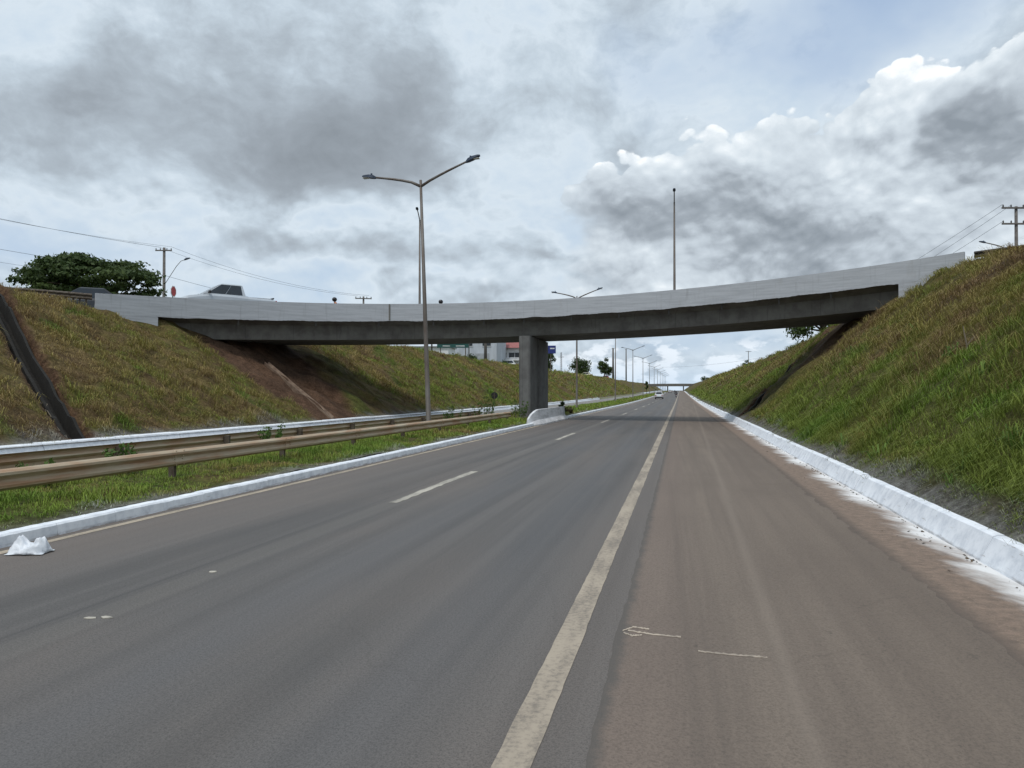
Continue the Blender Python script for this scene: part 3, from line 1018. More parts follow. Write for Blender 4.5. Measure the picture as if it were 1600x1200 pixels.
g = blades('left_bank_grass', hL, tint_L, [
    (-31, -18.5, 6, 48, 14, 15, 0.16, 0.36, 0.009, 0.19),
    (-32, -18.6, 48, 75, 7, 13, 0.2, 0.4, 0.016, 0.28),
    (-33, -18.6, 75, 140, 2.8, 12, 0.24, 0.45, 0.028, 0.36),
    (-34, -18.6, 140, 330, 0.45, 10, 0.4, 0.7, 0.07, 0.8)], lean=(0.7, -0.4), mask=mL, edge=lambda x: -x - 18.5, lift=GUL_L)
tag(g, 'dry yellowish and green grass covering the bank on the left', 'grass', kind='stuff')
g = blades('median_grass', hM, tint_M, [
    (-8.6, -8.06, 4, 24, 55, 10, 0.08, 0.2, 0.005, 0.10),
    (-12.4, -8.12, 4, 24, 38, 14, 0.10, 0.22, 0.005, 0.11),
    (-12.4, -8.12, 24, 48, 18, 14, 0.12, 0.26, 0.009, 0.15),
    (-12.4, -8.12, 48, 130, 4, 12, 0.15, 0.30, 0.022, 0.3),
    (-12.4, -8.12, 130, 360, 0.7, 10, 0.2, 0.4, 0.06, 0.7)],
    mask=lambda x, y: rng.random(len(x)) < 0.45 + 0.55 * sstep(-x, 8.2, 8.7), edge=lambda x: np.minimum(-x - 8.02, x + 12.7) * 1.3)
tag(g, 'short green grass growing under the guardrails in the median', 'grass', kind='stuff')

# ------------------------------------------------------------------ the overpass
overpass = thing('overpass', 'grey concrete overpass with pale painted parapet curving over the road on one pier', 'bridge', (-9.7, 45.4, 0))
OV = Vector((9.7, -45.4, 0))


def sweep(P, N, prof, jag=0.0):
    """prof: (offset along the normal, height below the parapet top); returns loft rings"""
    rings = []
    for (x, y, z), n in zip(P, N):
        rings.append([(x + n[0] * o + OV.x, y + n[1] * o + OV.y, z + h + ((float(vnoise(x, y, 0.9, 4)) - 0.5) * 2 * jag + random.uniform(-0.3, 0.3) * jag if jag and h < -1.0 else 0)) for o, h in prof])
    b = MB()
    b.loft(rings)
    return b


def cut(u0, u1):
    k = np.nonzero((BR[:, 0] >= u0) & (BR[:, 0] <= u1))[0]
    return BR[k], BRN[k]


XL, XR = -26.6, 10.6           # where the ends of the span meet the wing walls
P, N = cut(-28.3, 13.3)
fineP = densify(P, 6)
fineN = np.stack([np.interp(fineP[:, 0], P[:, 0], N[:, i]) for i in (0, 1)], 1)
sweep(fineP, fineN, [(0, 0), (0.16, 0), (0.22, -0.45), (0.36, -0.62), (0.36, -0.80), (0.0, -1.08)], 0.036).build('parapet', M['parapet'], overpass)
sweep(P, N, [(7.84, 0), (8.0, 0), (8.0, -1.08), (7.64, -0.80), (7.64, -0.62), (7.78, -0.45)]).build('parapet', M['parapet'], overpass)
sweep(P, N, [(0.37, -0.82), (7.63, -0.82), (7.63, -1.02), (6.9, -1.30), (1.1, -1.30), (0.37, -1.02)]).build('deck', M['girder'], overpass)
P2, N2 = cut(-27.8, 12.4)
sweep(P2, N2, [(1.05, -1.28), (6.95, -1.28), (6.85, -2.15), (1.12, -2.15)]).build('girder', M['girder'], overpass)
for x0, x1 in ((-28.3, XL), (XR, 13.3)):
    Pw, Nw = cut(x0, x1)
    sweep(Pw, Nw, [(0.004, -1.06), (0.30, -1.06), (0.30, -3.4), (0.004, -3.4)]).build('wing_wall', M['parapet'], overpass)
    sweep(Pw, Nw, [(7.7, -1.06), (7.99, -1.06), (7.99, -3.4), (7.7, -3.4)]).build('wing_wall', M['parapet'], overpass)
k = int(np.argmin(np.abs(BR[:, 0] + 17.9)))
jx, jy = BR[k, :2] + BRN[k] * 0.0
b = MB()
b.box((jx + OV.x, jy + OV.y - 0.012, BR[k, 2] - 0.52), (0.10, 0.03, 1.02))
b.build('expansion_joint', M['girder'], overpass)
for xd in np.arange(-24, 10, 2.9):
    k = int(np.argmin(np.abs(BR[:, 0] - xd)))
    q = BR[k, :2] + BRN[k] * 0.45
    MB().tube([(q[0] + OV.x, q[1] + OV.y, BR[k, 2] - 1.02), (q[0] + OV.x, q[1] + OV.y, BR[k, 2] - 1.36)], 0.05, 8).build('drain_spout', M['pier'], overpass)


def column(y0, y1):
    b = MB()
    c = 0.10
    ring = [(-0.37 + c, y0), (0.37 - c, y0), (0.37, y0 + c), (0.37, y1 - c), (0.37 - c, y1), (-0.37 + c, y1), (-0.37, y1 - c), (-0.37, y0 + c)]
    b.loft([[(x, y, z) for x, y in ring] for z in (-0.1, 2.9, 5.46)])
    b.build('pier_column', M['pier'], overpass)


column(0.55, 3.1)
column(3.55, 7.2)
for x, s in ((-25.9, 1), (11.2, -1)):
    k = int(np.argmin(np.abs(BR[:, 0] - x)))
    q = BR[k, :2] + BRN[k] * 4.0
    rz = math.atan2(-BRN[k][0], BRN[k][1])
    ab = MB().box((0, 0, 0), (1.4, 6.6, 3.0), rot=Matrix.Rotation(rz, 3, 'Z'))
    ab.v = [(p[0] + q[0] + OV.x, p[1] + q[1] + OV.y, p[2] + BR[k, 2] - 3.66) for p in ab.v]
    ab.build('abutment', M['girder'], overpass)

# approach roads beyond both ends
for nm, seg, i0, i1 in (('approach_road', 0, 0, NA + 1), ('approach_road', 1, NA + len(BR) - 1, len(LINE))):
    Pq, Nq = LINE[i0:i1], LN[i0:i1]
    b = MB()
    b.loft([[(x + n[0] * o, y + n[1] * o, z - 0.80 + h) for o, h in ((0.38, 0), (7.7, 0), (7.7, -0.18), (0.38, -0.18))] for (x, y, z), n in zip(Pq, Nq)])
    tag(b.build(nm, M['old_asphalt']), kind='structure')

# old stepped concrete channels, coloured near-black to stand in for deep shade, sunk into both banks
M['gully_shade'] = mat('shade_black_concrete', lin(22, 21, 19), 0.95, col2=lin(34, 32, 28), scale=5, bmp=0.4)


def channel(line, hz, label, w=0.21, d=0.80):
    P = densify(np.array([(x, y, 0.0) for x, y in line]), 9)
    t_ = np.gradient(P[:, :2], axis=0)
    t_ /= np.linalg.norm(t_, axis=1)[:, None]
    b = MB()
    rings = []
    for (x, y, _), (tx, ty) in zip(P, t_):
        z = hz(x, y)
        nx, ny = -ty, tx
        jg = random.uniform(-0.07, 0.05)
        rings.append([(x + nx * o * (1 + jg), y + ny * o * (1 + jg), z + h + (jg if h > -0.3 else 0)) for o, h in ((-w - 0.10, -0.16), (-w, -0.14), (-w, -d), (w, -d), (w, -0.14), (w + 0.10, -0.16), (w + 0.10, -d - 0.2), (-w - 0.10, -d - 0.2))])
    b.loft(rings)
    tag(b.build('drainage_channel', M['gully_shade']), label, 'drain', 'drainage channels in the banks')


def beside(h):
    """ground level to both sides of a channel"""
    return lambda x, y: float(np.mean(h(np.array([x, x, x, x]), np.array([y - 1.4, y - 1.1, y + 1.1, y + 1.4]))))


channel(GUL_L, beside(hL), 'drainage channel coloured black as deep shade, running down the left bank at the frame edge')
channel(GUL_R, beside(hR), 'drainage channel coloured black as deep shade, running down the right bank just beyond the overpass')

# bare concrete gutter down the earth slope beneath the bridge
b = MB()
gl = [(-18.7, 37.3), (-20.0, 37.7), (-21.4, 38.1), (-22.6, 38.5), (-23.6, 38.8)]
rings = []
for x, y in gl:
    z = float(np.interp(-x, [18.2, 18.7, 27.5], [0.30, 0.36, 5.95])) + 0.10
    rings.append([(x, y - 0.24, z + 0.05), (x, y - 0.18, z + 0.05), (x, y - 0.12, z - 0.05), (x, y + 0.12, z - 0.05), (x, y + 0.18, z + 0.06), (x, y + 0.24, z + 0.06), (x, y + 0.24, z - 0.3), (x, y - 0.24, z - 0.3)])
b.loft(rings)
tag(b.build('drain_chute', M['trough']), 'pale concrete drainage chute down the bare earth slope beneath the overpass', 'drain')

# ------------------------------------------------------------------ jersey barrier
jb = thing('jersey_barrier', 'whitewashed concrete barrier in front of the bridge pier', 'barrier', (-7.9, 45.5, 0))
b = MB()
prof = [(-0.34, 0.0), (-0.34, 0.08), (-0.13, 0.32), (-0.08, 0.88), (0.08, 0.88), (0.13, 0.32), (0.34, 0.08), (0.34, 0.0)]
M['barrier'] = mat('scuffed_whitewash', lin(226, 228, 232), 0.9, col2=lin(186, 187, 190), scale=1.2, stretch=(1, 0.6, 3), bmp=0.3)
b.loft([[(x, y, z) for x, z in prof] for y in np.linspace(-4.6, 4.9, 12)])
b.build('barrier_wall', M['barrier'], jb)
b = MB()
b.loft([[(x * f - sh, y, z * g_) for x, z in prof] for y, f, g_, sh in ((-4.61, 0.98, 0.985, 0), (-5.0, 0.92, 0.92, 0.05), (-5.55, 0.80, 0.72, 0.16), (-5.95, 0.55, 0.42, 0.26))])
b.build('sloped_end', M['barrier'], jb)


# ------------------------------------------------------------------ guardrails
def w_beam(pts, face, zt=0.76):
    """corrugated W beam along pts; face = +1/-1 side the waves bulge to (local right / left)"""
    prof = [(0.0, 0.0), (0.035, -0.012), (0.078, -0.045), (0.082, -0.085), (0.03, -0.125), (0.008, -0.155), (0.03, -0.185), (0.082, -0.225), (0.078, -0.265), (0.035, -0.298), (0.0, -0.31)]
    back = [(o - 0.006, h) for o, h in prof[::-1]]
    b = MB()
    rings = []
    for i, p in enumerate(pts):
        p = Vector(p)
        t = (Vector(pts[min(i + 1, len(pts) - 1)]) - Vector(pts[max(i - 1, 0)])).normalized()
        n = Vector((t.y, -t.x, 0)).normalized() * face
        rings.append([p + n * o + Vector((0, 0, zt + h)) for o, h in prof + back])
    b.loft(rings)
    return b


def guardrail(name, label, pts, face, post_pts, beam_m, post_m, group=None):
    base = Vector(pts[0])
    t = thing(name, label, 'guardrail', base, 0, group)
    wb_ = w_beam([Vector(p) - base for p in pts], face)
    for p, d in post_pts:
        q, dv = Vector(p) - base, Vector((d[0], d[1], 0)).normalized()
        n = Vector((dv.y, -dv.x, 0)) * face
        sp = w_beam([q - dv * 0.16 + n * 0.006, q + dv * 0.16 + n * 0.006], face)
        wb_.add(sp.v, sp.f)
        for du in (-0.11, 0.11):
            for hz in (-0.03, -0.125, -0.185, -0.28): wb_.disc(q + dv * du + n * (0.06 if hz in (-0.03, -0.28) else 0.04) + Vector((0, 0, 0.76 + hz)), n, 0.016, 0.03, 8)
    wb_.build('beam', beam_m, t, smooth=False)
    for p, d in post_pts:
        q = Vector(p) - base
        n = Vector((d[1], -d[0], 0)).normalized() * face
        rot = Matrix.Rotation(math.atan2(d[1], d[0]), 3, 'Z')
        b = MB()
        b.box(q + n * -0.10 + Vector((0, 0, 0.16)), (0.075, 0.12, 1.12), rot=rot)
        po = b.build('post', post_m, t)
        b = MB()
        b.box(q + n * -0.02 + Vector((0, 0, 0.60)), (0.10, 0.05, 0.20), rot=rot)
        b.build('spacer', post_m, po)
    return t


ysr = np.arange(-1.7, 40.4, 0.7)
guardrail('guardrail', 'rust stained guardrail nearest the camera, ending at the white barrier', [(-9.38, y, 0.0) for y in ysr], 1,
          [((-9.38, y, 0.0), (0, 1, 0)) for y in np.arange(0.3, 40.5, 4.0)], M['rail'], M['post'], 'guardrails along the median')
ysr = np.arange(-1.7, 46.0, 0.9)
guardrail('guardrail', 'dull grey guardrail on the far edge of the median, beside the other carriageway', [(-12.3, y, -0.06) for y in ysr], -1,
          [((-12.3, y, -0.06), (0, 1, 0)) for y in np.arange(2.1, 46, 4.0)], M['rail'], M['post'], 'guardrails along the median')
pl = [tuple(LINE[i] + np.array([LN[i, 0] * 0.1, LN[i, 1] * 0.1, -0.80])) for i in range(2, NA)]
guardrail('guardrail', 'weathered guardrail on top of the left bank in front of the wide tree', pl, 1,
          [(pl[i], tuple(Vector(pl[i + 1]) - Vector(pl[i]))) for i in range(1, len(pl) - 1, 2)], M['post'], M['post'])
s0 = NA + len(BR)
pr = [tuple(LINE[i] + np.array([LN[i, 0] * 0.1, LN[i, 1] * 0.1, -0.80])) for i in range(s0 + 1, s0 + 26)]
guardrail('guardrail', 'dark guardrail on top of the right bank just past the parapet end', pr, 1,
          [(pr[i], tuple(Vector(pr[i + 1]) - Vector(pr[i]))) for i in (3, 8, 11, 15, 18, 21)], M['dark_rail'], M['dark_rail'])

# ------------------------------------------------------------------ street lamps
def lamp_head(b, p, d, k=1.0):
    d = Vector(d).normalized()
    s = Vector((-d.y, d.x, 0)).normalized()
    rings = []
    for t_, w, h0, h1 in ((0.0, 0.05, -0.05, 0.05), (0.12, 0.13, -0.05, 0.10), (0.34, 0.16, -0.05, 0.10), (0.62, 0.15, -0.04, 0.05), (0.74, 0.07, -0.03, 0.02)):
        c = p + d * t_ * k
        w, h0, h1 = w * k, h0 * k, h1 * k
        rings.append([c + s * w + Vector((0, 0, h0)), c + s * w * 0.8 + Vector((0, 0, h1)), c - s * w * 0.8 + Vector((0, 0, h1)), c - s * w + Vector((0, 0, h0))])
    b.loft(rings)
    q = p + d * 0.24 * k
    b.box(q + Vector((0, 0, 0.14 * k)), (0.07 * k, 0.07 * k, 0.10 * k))


def double_lamp(label, loc, H=10.4):
    t = thing('street_lamp', label, 'street lamp', loc, 0, 'double armed lamps along the median')
    MB().tube([(0, 0, -0.2), (0, 0, 0.25), (0, 0, 0.3), (0, 0, H * 0.45), (0, 0, H + 0.22)], [0.14, 0.14, 0.105, 0.088, 0.055], 12).build('pole', M['lamp_pole'], t, smooth=True)
    for sx in (-1, 1):
        rise = 0.80 if sx > 0 else 0.60
        pts = [Vector((sx * 2.02 * q, 0, H - 0.05 + rise * (q ** (0.85 if sx > 0 else 0.62)))) for q in (0, 0.2, 0.4, 0.6, 0.8, 1.0)]
        a = MB().tube(pts, [0.062, 0.058, 0.054, 0.05, 0.046, 0.042], 8).build('arm', M['lamp_pole'], t, smooth=True)
        h = MB()
        lamp_head(h, pts[-1], (pts[-1] - pts[-2]), 0.85)
        hd = h.build('lamp_head', M['lamp_head'], a)
        bb = MB()
        bb.box(pts[-1] + (pts[-1] - pts[-2]).normalized() * 0.42 + Vector((0, 0, -0.055)), (0.34, 0.2, 0.02))
        bb.build('lens', M['lens'], hd)
    return t


lamp_labels = ['tall double-armed street lamp in front of the overpass, nearest and leaning slightly left',
               'double-armed street lamp just beyond the overpass, its two arm tips peeking above the parapet',
               'third double-armed median lamp from the camera, its arms hidden behind the bridge deck',
               'fourth double-armed median lamp, first one whose whole head shows beneath the bridge',
               'fifth double-armed median lamp, next beyond the first with both arms visible under the bridge',
               'sixth double-armed median lamp counted from the camera, small under the bridge',
               'seventh double-armed median lamp counted from the camera, faint against the low sky']
l0 = double_lamp(lamp_labels[0], (-10.16, 29.0, 0.1))
l0.rotation_euler = (0, R(-2.1), R(-2))
for i in range(1, 12):
    Y = 29.0 + 45.6 * i
    lab = lamp_labels[i] if i < 7 else 'tiny distant double-armed lamp in the row towards the far bridge'
    c = dup(l0)
    c['label'] = lab
    if i >= 7: c['group'] = 'tiny far double armed lamps'
    c.location = (-10.3, Y, float(gz(Y)) + 0.1)
    c.scale = (1, 1, 1.09 if i == 1 else 1.05)
    c.rotation_euler = (0, R(random.uniform(-0.4, 0.4)), R(random.uniform(-2, 2)))


def single_lamp(name, label, loc, H, arm, rz, group=None, mats=None):
    t = thing(name, label, 'street lamp', loc, rz, group)
    m_ = mats or M['lamp_pole']
    MB().tube([(0, 0, -0.3), (0, 0, 0.3), (0, 0, H)], [0.10, 0.095, 0.055], 10).build('pole', m_, t, smooth=True)
    pts = [Vector((0, -arm * q, H - 0.08 + 0.42 * q ** 0.7)) for q in (0, 0.25, 0.5, 0.75, 1)]
    a = MB().tube(pts, 0.038, 8).build('arm', m_, t, smooth=True)
    h = MB()
    lamp_head(h, pts[-1], pts[-1] - pts[-2], 0.62)
    h.build('lamp_head', M['lamp_head'], a)
    return t


def on_bridge(xd, off):
    k = int(np.argmin(np.abs(BR[:, 0] - xd)))
    q = BR[k, :2] + BRN[k] * off
    return k, Vector((q[0], q[1], BR[k, 2] - 0.82)), math.atan2(-BRN[k][0], BRN[k][1])


single_lamp('street_lamp', 'slim single-armed lamp on the bridge seen end on, just behind the leaning double lamp', (-18.75, 51.4, 6.6), 8.0, 1.6, R(14), 'lamps along the overpass')
single_lamp('street_lamp', 'slim single-armed lamp on the right part of the bridge, standing alone above the parapet', (-0.38, 52.6, 7.05), 8.1, 1.6, R(0.4), 'lamps along the overpass')
single_lamp('street_lamp', 'small curved street lamp showing above the guardrail on the right bank', (21.6, 56.2, 7.4), 4.3, 1.3, R(-80))

# ------------------------------------------------------------------ utility poles and cables
def utility_pole(label, loc, H, arms, rz, lamp=False, rad=0.14):
    t = thing('utility_pole', label, 'utility pole', loc, rz)
    MB().tube([(0, 0, -0.5), (0, 0, H)], [rad * 1.25, rad * 0.85], 10).build('pole', M['conc_pole'], t, smooth=True)
    for z, L in arms:
        a = MB().box((0, -0.14, H - z), (L, 0.11, 0.13)).build('crossarm', M['conc_pole'], t)
        for q in (-0.46, -0.2, 0.2, 0.46):
            MB().tube([(L * q, -0.14, H - z + 0.06), (L * q, -0.14, H - z + 0.17), (L * q, -0.14, H - z + 0.27)], [0.045, 0.06, 0.03], 8).build('insulator', M['dark_rail'], a)
    if lamp:
        pts = [Vector((0.12, -0.1, H * 0.66)), Vector((0.6, -0.1, H * 0.72)), Vector((1.5, -0.1, H * 0.83)), Vector((2.0, -0.1, H * 0.875)), Vector((2.35, -0.1, H * 0.885))]
        a = MB().tube(pts, 0.035, 8).build('lamp_arm', M['conc_pole'], t, smooth=True)
        h = MB()
        lamp_head(h, pts[-1], pts[-1] - pts[-2])
        h.build('lamp_head', M['lamp_head'], a)
    return t


utility_pole('concrete utility pole with crossarm and lamp arm, right of the wide tree', (-58.2, 73.9, 6.0), 12.6, [(0.35, 1.9)], YAW, True, 0.17)
utility_pole('utility pole whose crossarm alone shows above the parapet left of the leaning lamp', (-42.0, 93.0, 6.4), 8.5, [(0.3, 2.2)], YAW + 0.2)
utility_pole('utility pole with two crossarms above the right bank at the frame edge', (26.8, 67.7, 7.2), 9.85, [(0.15, 2.5), (1.45, 2.5)], YAW, False, 0.13)
utility_pole('thick dark utility pole in front of the pale grey warehouse', (-28.9, 108.3, 6.2), 7.5, [(0.2, 2.0)], YAW, False, 0.20)
utility_pole('thin pole at the left corner of the warehouse near the green sign', (-29.4, 101.0, 6.2), 6.2, [(0.2, 1.6)], YAW, False, 0.07)
utility_pole('dark tall post on the far left bank, left of the fourth double lamp', (-29.2, 330, 7.6), 14.0, [(0.2, 1.2)], YAW, False, 0.42)
utility_pole('second dark tall post on the far left bank, right of the fourth double lamp', (-30.2, 425, 8.2), 18.4, [(0.2, 1.2)], YAW, False, 0.34)
utility_pole('thin pole rising above the far right bank', (25.9, 300, 8.5), 9.5, [(0.3, 2.2)], YAW, False, 0.14)
utility_pole('small pole nearer along the right bank crest, beyond the round tree', (27.0, 262, 8.2), 5.6, [(0.3, 2.0)], YAW, False, 0.13)


def cable(label, a, c, sag, r=0.018):
    pts = []
    for i in range(25):
        q = i / 24
        p = Vector(a).lerp(Vector(c), q)
        p.z -= sag * 4 * q * (1 - q)
        pts.append(p)
    o = MB().tube(pts, r, 5).build('power_line', M['wire'])
    tag(o, label, 'cable', 'overhead power lines')


cable('upper cable running in from the left edge to the crossarm beside the wide tree', (-72, 45.0, 20.3), (-58.9, 73.9, 18.7), 0.5)
cable('second upper cable arriving at the crossarm right of the wide tree', (-71, 45.6, 19.9), (-57.4, 74.1, 18.7), 0.6, 0.012)
cable('middle cable from the left edge passing behind the wide tree', (-75, 45.5, 17.6), (-58.2, 73.8, 15.4), 0.3)
cable('lowest cable from the left edge passing behind the wide tree', (-75, 45.7, 16.2), (-58.2, 73.8, 14.2), 0.3, 0.013)
cable('thin upper cable sloping down from crossarm to the second pole above the pickup', (-58.9, 73.9, 18.7), (-42.8, 93.0, 15.0), 0.9, 0.014)
cable('second thin upper cable sloping down above the pickup truck', (-57.4, 74.1, 18.7), (-41.2, 93.0, 15.0), 1.0, 0.014)
cable('lower thick cable sloping down from the pole to behind the pickup truck', (-58.2, 73.8, 15.4), (-42.0, 92.9, 12.0), 0.5)
cable('uppermost cable slanting down left from the two-crossarm pole', (25.7, 67.4, 17.2), (15.0, 110, 10.4), 0.5, 0.013)
cable('middle cable slanting down left from the upper arm of the two-crossarm pole', (26.3, 67.5, 17.1), (16.2, 108, 10.0), 0.6, 0.013)
cable('lower cable slanting down left from the lower crossarm', (25.7, 67.4, 15.8), (16.5, 105, 9.6), 0.5, 0.013)
cable('cable crossing the low sky beneath the right part of the bridge', (27.0, 262, 13.6), (-12, 420, 16), 1.0, 0.03)


# ------------------------------------------------------------------ signs
def oct_pts(r, n=8, a0=math.pi / 8): return [(r * math.cos(a0 + 2 * math.pi * i / n), r * math.sin(a0 + 2 * math.pi * i / n)) for i in range(n)]


st = thing('stop_sign', 'red octagonal sign with white rim seen obliquely behind the parapet', 'sign', (-33.6, 43.6, 6.0), R(101))
MB().tube([(0, 0.05, -0.2), (0, 0.05, 2.6)], 0.04, 8).build('post', M['post'], st)
MB().loft([[(x, -0.012, 2.72 + z) for x, z in oct_pts(0.40)], [(x, 0.012, 2.72 + z) for x, z in oct_pts(0.40)]]).build('rim', M['white_sign'], st)
MB().loft([[(x, -0.020, 2.72 + z) for x, z in oct_pts(0.34)], [(x, -0.014, 2.72 + z) for x, z in oct_pts(0.34)]]).build('face', M['red_sign'], st)

rs = thing('round_sign', 'back of a round black traffic sign at the foot of the left bank', 'sign', (-18.9, 74.4, 0.1))
MB().disc((0, 0, 1.42), (0, 1, 0), 0.36, 0.02, 28).build('disc', M['black'], rs)
MB().tube([(0, -0.05, -0.2), (0, -0.05, 1.66)], 0.035, 8).build('post', M['post'], rs)
MB().box((0, -0.03, 1.42), (0.30, 0.03, 0.05)).build('bracket', M['post'], rs)

gs = thing('road_sign', 'dark green road sign panel just under the bridge deck, left of the pier', 'sign', (-30.1, 95.6, 6.0), YAW)
MB().box((0, 0, 3.0), (4.3, 0.06, 2.2)).build('panel', M['green_sign'], gs)
MB().box((-0.9, -0.04, 2.15), (1.0, 0.016, 0.10)).build('legend_bar', M['white_sign'], gs)
MB().box((1.0, -0.04, 2.15), (1.2, 0.016, 0.10)).build('legend_bar', M['white_sign'], gs)
for sx in (-1.7, 1.7): MB().tube([(sx, 0.09, -0.4), (sx, 0.09, 4.0)], 0.06, 8).build('post', M['post'], gs)
ps = thing('sign_post', 'thin dark post right beside the leaning double lamp on the far bank', 'post', (-34.5, 99.6, 6.0))
MB().tube([(0, 0, -0.3), (0, 0, 3.6)], 0.12, 8).build('pole', M['dark_rail'], ps)
MB().box((0, 0, 3.7), (0.5, 0.1, 0.3)).build('cap', M['dark_rail'], ps)

bs = thing('pole_sign', 'blue square sign with a white bar on a pole right of the bridge pier', 'sign', (-30.2, 173.7, 6.4), YAW)
MB().tube([(0, 0.12, -0.4), (0, 0.12, 6.4)], 0.12, 10).build('pole', M['post'], bs)
bevel(MB().box((0, 0, 5.7), (2.4, 0.2, 1.9)).build('panel', M['blue_sign'], bs), 0.03)
MB().box((0.35, -0.125, 5.95), (1.1, 0.03, 0.28)).build('white_bar', M['white_sign'], bs)

an = thing('antenna_mast', 'thin lattice mast far behind the left bank, between two trees', 'mast', (-39.9, 250.4, 6.6))
b = MB()
for sx, sy in ((-1, -1), (1, -1), (0, 1)): b.tube([(sx * 0.35, sy * 0.35, -0.4), (sx * 0.22, sy * 0.22, 9.0)], 0.05, 6)
b.build('legs', M['conc_pole'], an)
b = MB()
for k in range(12):
    z = k * 0.75
    b.tube([(-0.33, -0.33, z), (0.33, -0.33, z + 0.75)], 0.03, 5)
    b.tube([(0.33, -0.33, z), (0, 0.33, z + 0.75)], 0.03, 5)
b.build('bracing', M['conc_pole'], an)
MB().box((0, 0, 7.4), (2.0, 0.12, 0.12)).build('antenna', M['conc_pole'], an)

# ------------------------------------------------------------------ buildings behind the left bank
wh = thing('warehouse', 'pale grey warehouse behind the left bank under the bridge', 'warehouse', (-38.5, 136, 5.8), YAW * 0.4)
MB().box((0, 0, 3.6), (10.5, 12, 7.6)).build('wall', M['wall'], wh)
rf = MB().loft([[(-5.5, y, 7.35), (0, y, 8.6), (5.5, y, 7.35), (5.5, y, 7.5), (0, y, 8.76), (-5.5, y, 7.5)] for y in (-6.2, 6.2)]).build('roof', M['metal_roof'], wh)
for wx in (-3.4, 0, 3.4):
    f = MB().box((wx, -6.02, 5.0), (1.5, 0.08, 0.9)).build('window', M['window'], wh)
    MB().box((wx, -6.07, 4.5), (1.7, 0.10, 0.08)).build('sill', M['white_wall'], f)
d_ = MB().box((2.6, -6.03, 1.6), (2.6, 0.08, 3.2)).build('door', M['metal_roof'], wh)
MB().box((3.6, -6.1, 1.4), (0.1, 0.08, 0.3)).build('handle', M['black'], d_)

ho = thing('house', 'white two-storey house with a red tiled roof beside the warehouse', 'house', (-34.6, 147.5, 6.4), YAW * 0.6)
MB().box((0, 0, 2.1), (6.4, 9, 4.9)).build('wall', M['white_wall'], ho)
rb = MB()
ro = [(-3.7, -5.4, 4.3), (4.0, -5.4, 4.3), (4.0, 5.4, 4.3), (-3.7, 5.4, 4.3), (-3.7, 0, 7.0), (1.4, 0, 7.0)]
rb.add(ro, [(0, 1, 5, 4), (1, 2, 5), (2, 3, 4, 5), (3, 0, 4), (0, 3, 2, 1)])
rb.build('roof', M['roof'], ho)
for wx in (-2.0, -0.4, 1.2, 2.4):
    f = MB().box((wx, -4.52, 2.9), (1.1, 0.08, 0.95)).build('window', M['window'], ho)
    MB().box((wx, -4.57, 2.38), (1.2, 0.1, 0.07)).build('sill', M['white_wall'], f)
MB().box((0.2, -5.0, 1.95), (6.0, 0.9, 0.35)).build('balcony', M['white_wall'], ho)
d_ = MB().box((-1.4, -4.53, 0.65), (1.0, 0.08, 1.9)).build('door', M['bark'], ho)
MB().box((-1.05, -4.6, 0.6), (0.06, 0.08, 0.16)).build('handle', M['black'], d_)
tag(MB().box((0, 0, 0), (0.1, 0.1, 0.1)).build('tmp', M['black']), 'tmp')
bpy.data.objects.remove(bpy.data.objects['tmp'])

ww = thing('shed', 'long white shed behind the left bank just right of the first lamp pole', 'shed', (-42.5, 118, 5.9), YAW * 0.5)
MB().box((0, 0, 1.6), (10, 6, 3.6)).build('wall', M['white_wall'], ww)
MB().box((0, 0, 3.5), (10.6, 6.6, 0.18)).build('roof', M['metal_roof'], ww)
for wx in (-3, 0, 3): MB().box((wx, -3.02, 1.9), (1.6, 0.08, 1.0)).build('window', M['window'], ww)

# far overpass
fo = thing('far_overpass', 'small distant bridge crossing the road near the horizon', 'bridge', (-3, 640, 0))
zz = 7.0
b = MB()
b.loft([[(x, y, zz + h - 0.00035 * x * x) for y, h in ((-5, 0), (5, 0), (5, 1.1), (-5, 1.1))] for x in np.linspace(-34, 34, 15)])
b.build('girder', M['girder'], fo)
for yy in (-5.1, 4.9):
    b = MB()
    b.loft([[(x, yy + q, zz + h - 0.00035 * x * x) for q, h in ((0, 1.06), (0.2, 1.06), (0.2, 2.2), (0, 2.2))] for x in np.linspace(-34, 34, 15)])
    b.build('parapet', M['girder'], fo)
for xx in (-7.5, 3.8 + 1.8): MB().box((xx, 0, 4.6), (0.9, 7, 4.9)).build('pier', M['pier'], fo)


